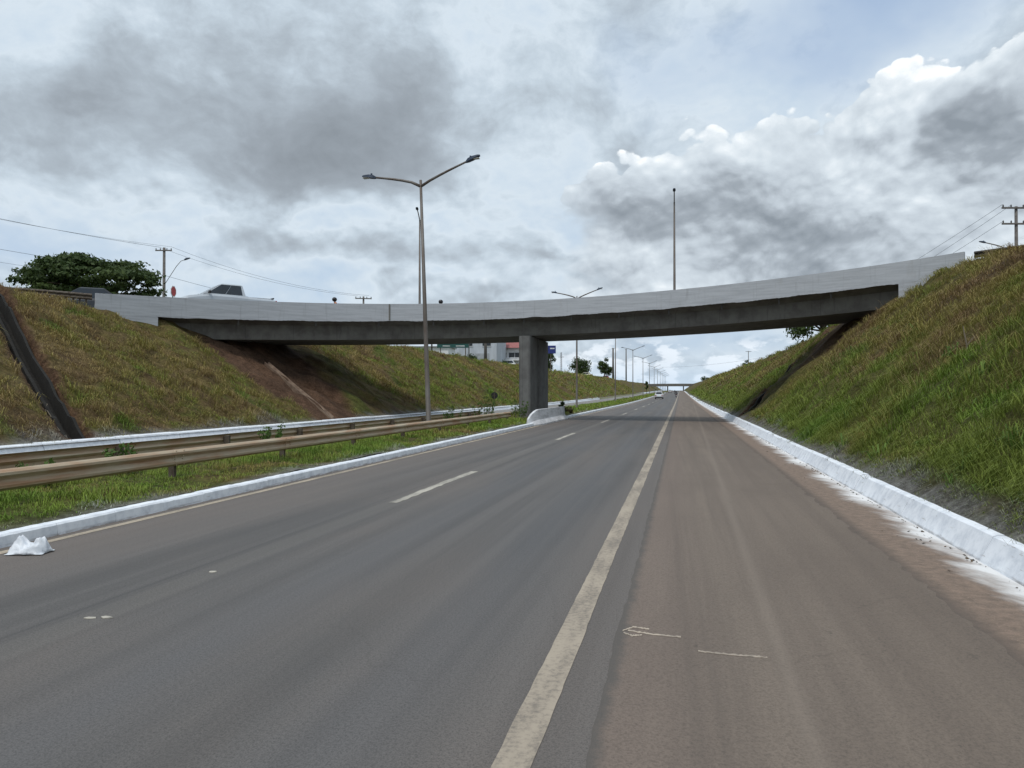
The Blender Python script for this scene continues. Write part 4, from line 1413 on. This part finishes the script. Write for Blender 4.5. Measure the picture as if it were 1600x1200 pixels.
# ------------------------------------------------------------------ trees and shrubs
def foliage(lobes, n, size, cols, flat=1.0, up=0.5):
    """leaf faces scattered through ellipsoid lobes (cx,cy,cz,rx,ry,rz)"""
    vol = np.array([l[3] * l[4] * l[5] for l in lobes]) ** 0.75
    cnt = np.maximum(6, (n * vol / vol.sum()).astype(int))
    VV, CC = [], []
    for l, c in zip(lobes, cnt):
        d = rng.normal(size=(c, 3))
        d /= np.linalg.norm(d, axis=1)[:, None]
        r = rng.random(c) ** 0.42 * (0.72 + 0.5 * rng.random(c))
        p = d * r[:, None] * np.array(l[3:6]) + np.array(l[:3])
        nrm = d + rng.normal(size=(c, 3)) * 0.7 + np.array([0, 0, up])
        nrm /= np.linalg.norm(nrm, axis=1)[:, None]
        u = np.cross(nrm, rng.normal(size=(c, 3)))
        u /= np.linalg.norm(u, axis=1)[:, None]
        w = np.cross(nrm, u)
        s = size * rng.uniform(0.5, 1.3, c)[:, None]
        VV.append(np.stack([p - u * s, p + w * s * 0.55, p + u * s, p - w * s * 0.55], 1))
        t = np.clip(rng.random(c) * 0.6 + rng.random() * 0.4, 0, 1)
        CC.append(np.repeat(lerp(np.broadcast_to(np.array(cols[0]), (c, 3)), np.array(cols[1]), t), 4, 0))
    V = np.concatenate(VV).reshape(-1, 3)
    return V, np.arange(len(V)).reshape(-1, 4), np.concatenate(CC)


DARK = ((0.030, 0.054, 0.018), (0.080, 0.115, 0.034))
MID = ((0.035, 0.065, 0.016), (0.085, 0.13, 0.035))


def tree(name, label, loc, trunk, limbs, lobes, n, size, cols, group=None):
    """trunk: list of (x,y,z,r); limbs: lists of the same"""
    t = thing(name, label, 'tree', loc, 0, group)
    b = MB()
    b.tube([p[:3] for p in trunk], [p[3] for p in trunk], 9)
    for l in limbs: b.tube([p[:3] for p in l], [p[3] for p in l], 6)
    b.build('trunk', M['bark'], t, smooth=True)
    V, F, C = foliage(lobes, n, size, cols)
    np_mesh('crown', V, [F], M['leaf'], C, parent=t)
    return t


# wide layered tree on the left plateau
lob, limb = [], []
for k in range(88):
    a = random.uniform(0, 6.283)
    r = 5.5 * math.sqrt(random.random())
    top = 6.9 - 2.7 * (r / 6.4) ** 2.2 + random.uniform(-0.25, 0.25)
    lev = random.choice((0, 0, 0.0, 0.9, 1.7, 2.5)) * (1 - 0.35 * r / 6.4)
    z = max(top - lev, 3.1 + random.uniform(-0.2, 0.5))
    s = random.uniform(0.8, 1.45)
    lob.append((r * math.cos(a), r * math.sin(a), z, s * 1.1, s * 1.1, s * random.uniform(0.26, 0.42)))
for k in range(16):
    a = k / 16 * 6.283 + random.uniform(-0.15, 0.15)
    r = random.uniform(3.0, 5.0)
    limb.append([(0, 0, 2.0, 0.17), (0.35 * r * math.cos(a), 0.35 * r * math.sin(a), 3.5, 0.11), (0.75 * r * math.cos(a), 0.75 * r * math.sin(a), 4.5, 0.06), (r * math.cos(a), r * math.sin(a), 5.0 - 0.12 * r, 0.02)])
tree('spreading_tree', 'wide flat-topped dark green tree on the plateau at far left', (-48.3, 52.5, 6.0), [(0, 0, -0.3, 0.36), (0.05, 0, 1.0, 0.28), (0, 0, 2.2, 0.24)], limb, lob, 17000, 0.19, DARK)


def round_tree(name, label, loc, H, W, n, size, seed, cols=DARK, low=0.25, group=None):
    random.seed(seed)
    lob, limb = [], []
    for k in range(14):
        a = random.uniform(0, 6.283)
        q = random.random()
        z = H * (low + (0.92 - low) * q)
        rr = W * 0.5 * math.sin(math.pi * min(0.97, 0.16 + 0.78 * q)) * random.uniform(0.35, 0.8)
        s = W * random.uniform(0.14, 0.24)
        lob.append((rr * math.cos(a), rr * math.sin(a), z, s, s, s * 0.85))
        limb.append([(0, 0, H * 0.3, W * 0.02), (rr * 0.5 * math.cos(a), rr * 0.5 * math.sin(a), (z + H * 0.3) / 2, W * 0.012), (rr * math.cos(a), rr * math.sin(a), z, W * 0.004)])
    return tree(name, label, loc, [(0, 0, -0.4, W * 0.04), (0, 0, H * 0.4, W * 0.03), (0, 0, H * 0.8, W * 0.012)], limb, lob, n, size, cols, group)


G = lambda y: float(gz(y))
round_tree('tree', 'dark tree partly hidden by the right side of the bridge pier', (-31.5, 177.5, 6.3 + G(177)), 5.8, 4.6, 2200, 0.20, 21)
round_tree('tree', 'broad dark tree behind the second lamp pole on the far left bank', (-34.2, 257.1, 6.3 + G(257)), 6.6, 9.2, 3200, 0.30, 22)
round_tree('tree', 'tall narrow dark tree left of the third lamp pole on the far left bank', (-33.6, 336, 6.2 + G(336)), 10.6, 8.0, 3200, 0.32, 23)
round_tree('tree', 'small dark tree by the red roofed house on the far left bank', (-30.6, 150, 6.0), 3.8, 3.6, 1200, 0.18, 27)
round_tree('tree', 'dark bushy tree on the right bank crest just under the bridge deck', (14.9, 84, 6.7), 5.6, 6.8, 6500, 0.20, 24, low=0.05)
round_tree('tree', 'small dark tree further along the right bank crest', (15.6, 182, 6.6), 3.0, 3.6, 1200, 0.2, 25, low=0.1)
round_tree('tree', 'tiny dark tree where the right bank ends near the horizon', (17.5, 560, 9.0), 4.4, 8.4, 1200, 0.35, 26, low=0.1)
round_tree('tree', 'small dark tree at the far end of the left bank near the vanishing point', (-13.2, 300, 1.0), 5.4, 2.2, 700, 0.22, 28, low=0.45)
for i, (x, y, h, w) in enumerate([(-31.2, 108, 1.3, 2.6), (-32.8, 104, 1.1, 2.2), (-30.6, 128, 1.0, 3.0)]):
    round_tree('shrub', ['low dark shrub below the green sign', 'low dark shrub left of the green sign', 'low hedge like shrub before the warehouse'][i], (x, y, 6.35), h, w, 600, 0.12, 40 + i, low=0.05)['category'] = 'shrub'
sh = round_tree('shrub', 'small dark bush behind the far end of the white barrier', (-8.75, 55.5, 0.15), 1.0, 0.75, 500, 0.07, 50, low=0.1)
sh['category'] = 'shrub'
sh = round_tree('shrub', 'low brownish dried bush beside the kerb just past the white barrier', (-8.7, 57.5, 0.1), 0.5, 1.5, 700, 0.08, 51, cols=((0.07, 0.055, 0.03), (0.16, 0.13, 0.06)), low=0.05)
sh['category'] = 'shrub'


def weed(label, loc, H, W, n, seed):
    random.seed(seed)
    t = thing('weed_clump', label, 'weed', loc, 0, 'tall weeds in the median')
    b = MB()
    lob = []
    for k in range(n):
        a, r = random.uniform(0, 6.283), W * 0.5 * math.sqrt(random.random())
        x, y, h = r * math.cos(a), r * math.sin(a), H * random.uniform(0.55, 1.0)
        b.tube([(x * 0.5, y * 0.5, -0.1), (x * 0.8, y * 0.8, h * 0.5), (x, y, h)], [0.012, 0.009, 0.004], 5)
        for q in (0.45, 0.65, 0.85, 1.0): lob.append((x * (0.6 + 0.4 * q), y * (0.6 + 0.4 * q), h * q, 0.10, 0.10, 0.09))
    b.build('stems', M['stick'], t)
    V, F, C = foliage(lob, n * 55, 0.045, ((0.05, 0.10, 0.02), (0.10, 0.17, 0.035)))
    np_mesh('leaves', V, [F], M['leaf'], C, parent=t)


for lab, x, y, h, w, n in [('tall leafy weeds between the guardrails left of the bridge pier', -11.4, 42.6, 1.5, 1.5, 16), ('weeds growing close against the foot of the bridge pier', -9.6, 43.4, 1.15, 1.5, 14),
                           ('weeds by the far guardrail behind the leaning lamp', -11.3, 36.2, 0.95, 1.1, 10), ('low weeds sprouting between the guardrails at the far left', -10.9, 12.6, 0.62, 0.7, 10),
                           ('small weeds at a far guardrail post in the left foreground', -11.6, 19.2, 0.72, 0.9, 9), ('leafy weed tuft between the guardrails at the left frame edge', -10.6, 10.4, 0.5, 0.7, 9)]:
    weed(lab, (x, y, 0.16), h, w, n, int(h * 100))

# dry leaf litter gathered at the foot of the right kerb
rl_ = np.random.default_rng(5)
n_ = 300
ly = rl_.uniform(3, 34, n_)
cl = vnoise(ly, ly * 0, 0.6, 5) > 0.55
lx = 3.14 - np.abs(rl_.normal(0, 0.05, n_)) - np.where(cl, 0, rl_.uniform(0, 0.5, n_) * (rl_.random(n_) < 0.3))
la, ls = rl_.uniform(0, 6.28, n_), rl_.uniform(0.010, 0.028, n_)
Pn = np.stack([lx, ly, np.full(n_, 0.012)], 1)
ua = np.stack([np.cos(la) * ls, np.sin(la) * ls, rl_.uniform(-0.2, 0.5, n_) * ls], 1)
va = np.stack([-np.sin(la) * ls * 0.5, np.cos(la) * ls * 0.5, rl_.uniform(0, 0.5, n_) * ls], 1)
Vn = np.stack([Pn - ua, Pn + va, Pn + ua, Pn - va], 1).reshape(-1, 3)
Cn = np.repeat(lerp(np.broadcast_to(np.array([0.03, 0.025, 0.02]), (n_, 3)), np.array([0.16, 0.11, 0.06]), rl_.random(n_) ** 2), 4, 0)
tag(np_mesh('leaf_litter', Vn, [np.arange(n_ * 4).reshape(-1, 4)], M['leaf'], Cn), 'dry dark leaf litter scattered along the foot of the right kerb', 'litter', kind='stuff')

# forked dry stick standing in the right bank and a dead vine in the left gully
b = MB()
zb = float(hR(np.array([6.4]), np.array([18.6]))[0])
b.tube([(0, 0, -0.2), (-0.05, 0, 0.3), (-0.12, 0.02, 0.75)], [0.022, 0.018, 0.01], 6)
b.tube([(-0.05, 0, 0.3), (0.12, 0.03, 0.52)], [0.014, 0.006], 6)
o = b.build('dry_branch', M['stick'])
o.location = (6.4, 18.6, zb)
tag(o, 'pale dry forked branch sticking out of the right bank', 'branch')
b = MB()
pts = []
for q in np.linspace(0, 1, 16):
    x, y = np.interp(q, [0, 1], [-18.5, -21.2]), np.interp(q, [0, 1], [19.7, 21.0])
    x, y = x + 0.12 * math.sin(q * 17), y - 0.30 + 0.12 * math.sin(q * 23)
    pts.append((x, y, np.interp(-x, [18.2, 18.7, 27.5], [0.30, 0.36, 5.95]) - 0.30 + 0.10 * math.sin(q * 31)))
b.tube(pts, [0.016] * 16, 6)
b.tube([pts[2], (pts[2][0] + 0.1, pts[2][1] - 0.3, pts[2][2] + 0.5)], [0.02, 0.008], 6)
tag(b.build('dry_vine', M['stick']), 'pale dry vine hanging down the dark gully in the left bank', 'vine')

# ------------------------------------------------------------------ plastic bag
me_v, me_f = [], []
nx_, ny_ = 44, 30
random.seed(5)
for j in range(ny_):
    for i in range(nx_):
        u, v = i / (nx_ - 1) * 2 - 1, j / (ny_ - 1) * 2 - 1
        rad = 0.86 + 0.16 * float(vnoise(math.atan2(v, u) * 1.0 + 9, 0.0, 0.5, 90))
        x, y = u * 0.25 * rad, v * 0.15 * rad
        e = max(0.0, 1 - (abs(u) ** 3 + abs(v) ** 3)) ** 0.6
        z = 0.085 * e * (1 - 0.35 * math.exp(-(u / 0.35) ** 2))
        z += 0.105 * e * math.exp(-((u + 0.42) / 0.30) ** 2 - ((v - 0.2) / 0.5) ** 2) + 0.12 * e * math.exp(-((u - 0.62) / 0.22) ** 2 - ((v - 0.1) / 0.6) ** 2)
        q1 = abs(float(vnoise(u * 1.0 + v * 0.5 + 4, v - u * 0.3 + 4, 0.42, 91)) - 0.5)
        q2 = abs(float(vnoise(u * 1.4 + 7, v * 1.0 + u * 0.6 + 7, 0.21, 92)) - 0.5)
        z += (0.11 * (0.3 - q1) + 0.055 * (0.3 - q2)) * e
        me_v.append((x + 0.03 * (q2 - 0.2), y + 0.03 * (q1 - 0.2), max(z, 0.002 + 0.004 * q1)))
for j in range(ny_ - 1):
    for i in range(nx_ - 1):
        a = j * nx_ + i
        me_f.append((a, a + 1, a + nx_ + 1, a + nx_))
b = MB()
b.add(me_v, me_f)
o = b.build('plastic_bag', M['bag'], smooth=True)
s_ = o.modifiers.new('thick', 'SOLIDIFY')
s_.thickness = 0.004
o.location = (-7.30, 7.03, 0.012)
o.scale = (0.92, 0.92, 1.0)
o.rotation_euler = (0, 0, R(18))
tag(o, 'crumpled white plastic bag lying by the left kerb in the foreground', 'plastic bag')


# ------------------------------------------------------------------ vehicles
def wheel(parent, x, y, r, w=0.2):
    o = MB().disc((x, y, r), (1, 0, 0), r * 0.64, w * 0.92, 18).build('wheel', M['alloy'], parent)
    b = MB()
    ring = []
    for k in range(21):
        a = 2 * math.pi * k / 20
        c, s = math.cos(a), math.sin(a)
        ring.append([(x + dx, y + rr * c, r + rr * s) for dx, rr in ((-w / 2, r * 0.66), (-w / 2, r * 0.93), (-w * 0.36, r), (w * 0.36, r), (w / 2, r * 0.93), (w / 2, r * 0.66))])
    b.loft(ring, cap=False)
    b.build('tyre', M['tyre'], o, smooth=False)
    return o


def car(name, label, cat, loc, rz, paint, L=4.3, Wd=1.76, H=1.5, style='hatch', group=None):
    """front is +Y"""
    t = thing(name, label, cat, loc, rz, group)
    h2, w2 = L / 2, Wd / 2
    belt = (0.66 if style == 'pickup' else 0.60) * H
    b = MB()
    rings = []
    hood = belt * 0.97 if style != 'pickup' else belt * 0.98
    tail = belt * (1.0 if style != 'pickup' else 0.96)
    for y, zt, wf, zb in ((-h2, 0.62 * belt, 0.86, 0.42), (-h2 + 0.06, tail * 0.94, 0.93, 0.30), (-h2 + 0.35, tail, 0.99, 0.24), (-0.3 * L, tail, 1.0, 0.22), (0, belt, 1.0, 0.22),
                          (0.2 * L, belt, 1.0, 0.22), (0.34 * L, hood * 0.95, 0.98, 0.23), (h2 - 0.22, hood * 0.86, 0.93, 0.26), (h2 - 0.04, hood * 0.72, 0.86, 0.32), (h2, hood * 0.55, 0.80, 0.40)):
        w = w2 * wf
        rings.append([(-w * 0.94, y, zb), (-w, y, zb + 0.10), (-w, y, zt - 0.14), (-w * 0.93, y, zt - 0.02), (-w * 0.8, y, zt), (w * 0.8, y, zt), (w * 0.93, y, zt - 0.02), (w, y, zt - 0.14), (w, y, zb + 0.10), (w * 0.94, y, zb)])
    b.loft(rings)
    body = b.build('body', paint, t, smooth=False)
    yb0, yt0, yt1, yb1 = {'hatch': (-0.46 * L, -0.36 * L, 0.06 * L, 0.26 * L), 'suv': (-0.47 * L, -0.42 * L, 0.05 * L, 0.24 * L), 'sedan': (-0.40 * L, -0.22 * L, 0.07 * L, 0.27 * L),
                          'pickup': (-0.15 * L, -0.12 * L, 0.11 * L, 0.30 * L)}[style]
    wb, wt = w2 * 0.92, w2 * 0.74
    cb = belt - 0.05
    b = MB()
    Bq = [(-wb, yb0, cb), (wb, yb0, cb), (wb, yb1, cb), (-wb, yb1, cb)]
    Tq = [(-wt, yt0, H - 0.05), (wt, yt0, H - 0.05), (wt, yt1, H - 0.05), (-wt, yt1, H - 0.05)]
    Uq = [(-wt * 0.88, yt0 + 0.10, H), (wt * 0.88, yt0 + 0.10, H), (wt * 0.88, yt1 - 0.12, H), (-wt * 0.88, yt1 - 0.12, H)]
    b.loft([Bq, Tq, Uq])
    cab = b.build('cabin', paint, t)

    def pane(nm, q, u0, u1, v0, v1):
        p = [Vector(x) for x in q]          # bottom a, bottom b, top b, top a
        f = lambda u, v: (p[0].lerp(p[1], u)).lerp(p[3].lerp(p[2], u), v)
        c = [f(u0, v0), f(u1, v0), f(u1, v1), f(u0, v1)]
        n = (c[1] - c[0]).cross(c[3] - c[0]).normalized() * 0.012
        MB().loft([[x - n * 0.5 for x in c], [x + n for x in c]]).build(nm, M['glass'], cab)
    pane('windscreen', (Bq[2], Bq[3], Tq[3], Tq[2]), 0.06, 0.94, 0.14, 0.94)
    pane('rear_window', (Bq[0], Bq[1], Tq[1], Tq[0]), 0.08, 0.92, 0.24, 0.92)
    for a, bq, ta, tb in ((Bq[1], Bq[2], Tq[1], Tq[2]), (Bq[3], Bq[0], Tq[3], Tq[0])):
        for u0, u1 in ((0.05, 0.485), (0.50, 0.92)):
            pane('side_window', (a, bq, tb, ta), u0, u1, 0.10, 0.95)
    for sx in (-1, 1):
        MB().box((sx * w2 * 0.70, h2 - 0.09, hood * 0.66), (0.34, 0.14, 0.14)).build('headlight', M['clear_lens'], t)
        MB().box((sx * w2 * 0.76, -h2 + 0.025, belt * 0.80), (0.22, 0.10, 0.24)).build('tail_light', M['red_lens'], t)
        mi = MB().box((sx * (w2 + 0.07), yb1 - 0.28, belt + 0.06), (0.20, 0.10, 0.15)).build('mirror', M['black'] if style == 'pickup' else paint, t)
        for y in (-0.31 * L, 0.31 * L):
            wheel(t, sx * (w2 - 0.10), y, 0.33 if style != 'pickup' else 0.38, 0.22)
    MB().box((0, -h2 - 0.03, 0.44), (Wd * 0.9, 0.14, 0.20)).build('rear_bumper', M['black'] if style in ('pickup', 'suv') else paint, t)
    MB().box((0, h2 - 0.01, 0.42), (Wd * 0.82, 0.12, 0.20)).build('front_bumper', M['black'], t)
    if style == 'pickup':
        MB().box((0, -0.315 * L, tail + 0.012), (Wd * 0.78, 0.30 * L, 0.02)).build('bed_cover', M['black'], t)
        MB().tube([(w2 * 0.9, -h2 + 0.2, tail + 0.03), (-w2 * 0.9, -h2 + 0.2, tail + 0.03)], 0.05, 6).build('tailgate_lip', M['black'], t)
    return t


def heading_on(xd, off, sgn):
    k, p, rz = on_bridge(xd, off)
    return p, rz + (math.pi / 2 if sgn < 0 else -math.pi / 2)


p, rz = heading_on(-24.0, 2.3, -1)
car('pickup_truck', 'white pickup truck with dark windows driving left across the overpass', 'pickup truck', p + Vector((0, 0, 0.01)), rz, M['truck'], 5.3, 1.88, 1.92, 'pickup')
car('parked_car', 'dark grey car on the approach road behind the left guardrail, below the wide tree', 'car', (-32.6, 35.0, 6.17), R(128), M['dark_car'], 4.5, 1.8, 1.52, 'sedan')
car('car', 'white car driving away on the left lane beyond the bridge', 'car', (-4.95, 180, G(180) + 0.01), 0, M['white_car'], 4.4, 1.9, 1.72, 'suv')
car('car', 'tiny dark car far down the road near the distant bridge', 'car', (-5.6, 415, G(415) + 0.01), 0, M['silver_car'], 4.3, 1.8, 1.5, 'hatch')
car('parked_car', 'pale cream car on top of the far left bank before the broad tree', 'car', (-31.6, 249, 6.5 + G(249)), R(80), M['cream_car'], 4.2, 1.75, 1.5, 'hatch')
car('parked_car', 'red car on top of the far left bank left of the tall narrow tree', 'car', (-31.9, 318, 6.5 + G(318)), R(84), M['red_car'], 4.2, 1.75, 1.5, 'hatch')
car('parked_car', 'white car parked in front of the red roofed house', 'car', (-32.9, 138, 6.55), R(100), M['white_car'], 4.2, 1.75, 1.5, 'hatch')


# ------------------------------------------------------------------ motorcycles and riders
def torus(b, c, R0, r0, n=20, k=8):
    rings = []
    for i in range(n + 1):
        a = 2 * math.pi * i / n
        rings.append([(c[0] + r0 * math.sin(q), c[1] + (R0 + r0 * math.cos(q)) * math.cos(a), c[2] + (R0 + r0 * math.cos(q)) * math.sin(a)) for q in (2 * math.pi * j / k for j in range(k))])
    b.loft(rings, cap=False)


def motorcycle(label, loc, rz):
    t = thing('motorcycle', label, 'motorcycle', loc, rz, 'motorcycles')
    for y in (-0.62, 0.66):
        b = MB()
        b.disc((0, y, 0.30), (1, 0, 0), 0.05, 0.12, 10)
        for k in range(8):
            a = k * math.pi / 4
            b.tube([(0, y, 0.30), (0, y + 0.23 * math.cos(a), 0.30 + 0.23 * math.sin(a))], 0.008, 5)
        w = b.build('wheel', M['alloy'], t)
        b = MB()
        torus(b, (0, y, 0.30), 0.245, 0.052)
        b.build('tyre', M['tyre'], w, smooth=True)
    b = MB()
    b.tube([(0, 0.52, 0.88), (0, 0.3, 0.62), (0, 0.1, 0.35), (0, -0.25, 0.34), (0, -0.35, 0.60), (0, -0.75, 0.72)], 0.03, 8)
    b.tube([(0.08, -0.62, 0.30), (0.08, -0.2, 0.36)], 0.022, 6)
    b.tube([(-0.08, -0.62, 0.30), (-0.08, -0.2, 0.36)], 0.022, 6)
    b.build('frame', M['black'], t)
    bevel(MB().box((0, 0.05, 0.42), (0.26, 0.34, 0.28)).build('engine', M['alloy'], t), 0.03)
    b = MB()
    b.loft([[(0.5 * w * math.cos(a), y, z + h * math.sin(a)) for a in (2 * math.pi * k / 10 for k in range(10))] for y, w, z, h in ((-0.12, 0.16, 0.76, 0.06), (0.05, 0.26, 0.80, 0.11), (0.25, 0.28, 0.83, 0.12), (0.42, 0.16, 0.84, 0.07))])
    b.build('fuel_tank', M['red_car'], t, smooth=True)
    b = MB()
    b.loft([[(-w, y, z), (w, y, z), (w * 0.85, y, z + 0.08), (-w * 0.85, y, z + 0.08)] for y, w, z in ((-0.82, 0.10, 0.80), (-0.5, 0.13, 0.76), (-0.12, 0.10, 0.74))])
    b.build('seat', M['black'], t)
    b = MB()
    for sx in (-0.07, 0.07): b.tube([(sx, 0.66, 0.30), (sx, 0.48, 0.92)], 0.02, 8)
    b.build('fork', M['alloy'], t)
    b = MB()
    b.tube([(-0.36, 0.30, 1.06), (-0.2, 0.40, 1.02), (0, 0.46, 0.98), (0.2, 0.40, 1.02), (0.36, 0.30, 1.06)], 0.014, 6)
    hb = b.build('handlebar', M['black'], t)
    for sx in (-1, 1):
        b = MB()
        b.tube([(sx * 0.24, 0.40, 1.03), (sx * 0.30, 0.42, 1.20)], 0.008, 5)
        b.disc((sx * 0.31, 0.42, 1.22), (0, 1, 0), 0.05, 0.02, 10)
        b.build('mirror', M['black'], hb)
    MB().disc((0, 0.60, 0.90), (0, 1, 0), 0.09, 0.10, 14).build('headlight', M['clear_lens'], t)
    MB().box((0, -0.88, 0.78), (0.14, 0.06, 0.08)).build('tail_light', M['red_lens'], t)
    MB().box((0, -0.90, 0.62), (0.19, 0.015, 0.14)).build('number_plate', M['white_sign'], t)
    MB().tube([(0.14, 0.2, 0.26), (0.15, -0.3, 0.26), (0.16, -0.8, 0.34)], [0.03, 0.04, 0.045], 8).build('exhaust', M['alloy'], t)
    b = MB()
    rings = []
    for k in range(7):
        a = R(200) - k * R(28)
        rings.append([(x, -0.62 + 0.34 * math.cos(a), 0.30 + 0.34 * math.sin(a) + dz) for x, dz in ((-0.07, 0), (0.07, 0), (0.07, 0.012), (-0.07, 0.012))])
    b.loft(rings)
    b.build('mudguard', M['black'], t)
    return t


def rider(label, loc, rz, jacket):
    """seated body as one skinned surface, hands closed on the grips"""
    V, E, Rr, cls = [], [], [], []

    def v(p, r, c, par=None):
        V.append(p)
        Rr.append(r)
        cls.append(c)
        if par is not None: E.append((par, len(V) - 1))
        return len(V) - 1
    pel = v((0, -0.36, 0.90), (0.16, 0.13), 1)
    wst = v((0, -0.33, 1.06), (0.145, 0.115), 0, pel)
    che = v((0, -0.25, 1.27), (0.17, 0.125), 0, wst)
    nkb = v((0, -0.19, 1.42), (0.085, 0.08), 0, che)
    nck = v((0, -0.165, 1.50), (0.055, 0.055), 2, nkb)
    hd = v((0, -0.15, 1.60), (0.080, 0.095), 2, nck)
    v((0, -0.145, 1.69), (0.072, 0.085), 2, hd)
    for s in (-1, 1):
        sh = v((s * 0.20, -0.20, 1.38), (0.07, 0.07), 0, nkb)
        el = v((s * 0.30, -0.02, 1.16), (0.052, 0.052), 0, sh)
        wr = v((s * 0.31, 0.23, 1.09), (0.034, 0.034), 0, el)
        ha = v((s * 0.31, 0.285, 1.085), (0.036, 0.022), 2, wr)
        for k, (dx, ln) in enumerate(((-0.030, 0.9), (-0.010, 1.0), (0.010, 0.95), (0.030, 0.8))):
            f1 = v((s * 0.31 + dx, 0.325, 1.095), (0.010, 0.010), 2, ha)
            f2 = v((s * 0.31 + dx, 0.335 + 0.012 * ln, 1.066), (0.009, 0.009), 2, f1)
            v((s * 0.31 + dx, 0.315, 1.045 - 0.004 * ln), (0.008, 0.008), 2, f2)
        t1 = v((s * 0.275, 0.285, 1.068), (0.011, 0.011), 2, ha)
        v((s * 0.262, 0.315, 1.052), (0.009, 0.009), 2, t1)
        hp = v((s * 0.11, -0.32, 0.88), (0.095, 0.095), 1, pel)
        kn = v((s * 0.20, 0.06, 0.74), (0.065, 0.065), 1, hp)
        an_ = v((s * 0.17, -0.10, 0.36), (0.042, 0.042), 1, kn)
        hl = v((s * 0.17, -0.12, 0.30), (0.042, 0.038), 3, an_)
        v((s * 0.18, 0.06, 0.28), (0.040, 0.030), 3, hl)
    me = bpy.data.meshes.new('person')
    me.from_pydata(V, E, [])
    o = bpy.data.objects.new('person', me)
    COL.objects.link(o)
    sk = o.modifiers.new('skin', 'SKIN')
    for i, s in enumerate(me.skin_vertices[0].data): s.radius = Rr[i]
    me.skin_vertices[0].data[0].use_root = True
    sub = o.modifiers.new('sub', 'SUBSURF')
    sub.levels = sub.render_levels = 1
    dg = bpy.context.evaluated_depsgraph_get()
    nm = bpy.data.meshes.new_from_object(o.evaluated_get(dg))
    o.modifiers.clear()
    o.data = nm
    for m_ in (jacket, M['jeans'], M['skin'], M['black']): nm.materials.append(m_)
    A = np.array(V)
    for f in nm.polygons:
        c = np.array(f.center)
        f.material_index = cls[int(((A - c) ** 2).sum(1).argmin())]
        f.use_smooth = True
    tag(o, label, 'person', 'motorcycle riders')
    b = MB()
    rings = []
    for k in range(9):
        a = -math.pi / 2 + math.pi * k / 8
        rr = 0.145 * math.cos(a) + 0.002
        rings.append([(rr * math.cos(q), -0.145 + rr * 1.15 * math.sin(q), 1.665 + 0.155 * math.sin(a)) for q in (2 * math.pi * j / 14 for j in range(14))])
    b.loft(rings)
    he = b.build('helmet', M['helmet'], o, smooth=True)
    b = MB()
    b.loft([[(0.125 * math.cos(q), -0.145 + 0.163 * math.sin(q), z) for q in np.linspace(R(35), R(145), 9)] + [(0.118 * math.cos(q), -0.145 + 0.155 * math.sin(q), z) for q in np.linspace(R(145), R(35), 9)] for z in (1.62, 1.71)])
    b.build('visor', M['glass'], he)
    o.location = loc
    o.rotation_euler = (0, 0, rz)
    return o


def pair(x, y, z, rz, lab_m, lab_r, jacket, first=[]):
    if not first:
        first += [motorcycle(lab_m, (x, y, z), rz), ]
        rider(lab_r, (x, y, z), rz, jacket)
        return
    c = dup(first[0])
    c['label'] = lab_m
    c.location, c.rotation_euler = (x, y, z), (0, 0, rz)
    rider(lab_r, (x, y, z), rz, jacket)


pair(-1.1, 205, G(205), 0, 'motorcycle nearer to the camera on the right lane beyond the bridge', 'person in a dark jacket riding the nearer motorcycle by the edge line', M['jacket'])
pair(-2.3, 320, G(320), 0, 'motorcycle farther away on the right lane ahead of the other one', 'person in dark clothes riding the farther motorcycle on the right lane', M['jacket'])
p, rz = heading_on(-19.9, 5.2, -1)
pair(p.x, p.y, p.z + 0.01, rz, 'motorcycle hidden behind the parapet right of the pickup truck', 'person in an orange jacket and black helmet behind the parapet, right of the pickup truck', M['orange'])
p, rz = heading_on(-14.6, 6.1, -1)
pair(p.x, p.y, p.z + 0.01, rz, 'motorcycle hidden behind the parapet right of the leaning lamp', 'person whose dark helmet alone shows above the parapet right of the leaning lamp', M['jacket'])
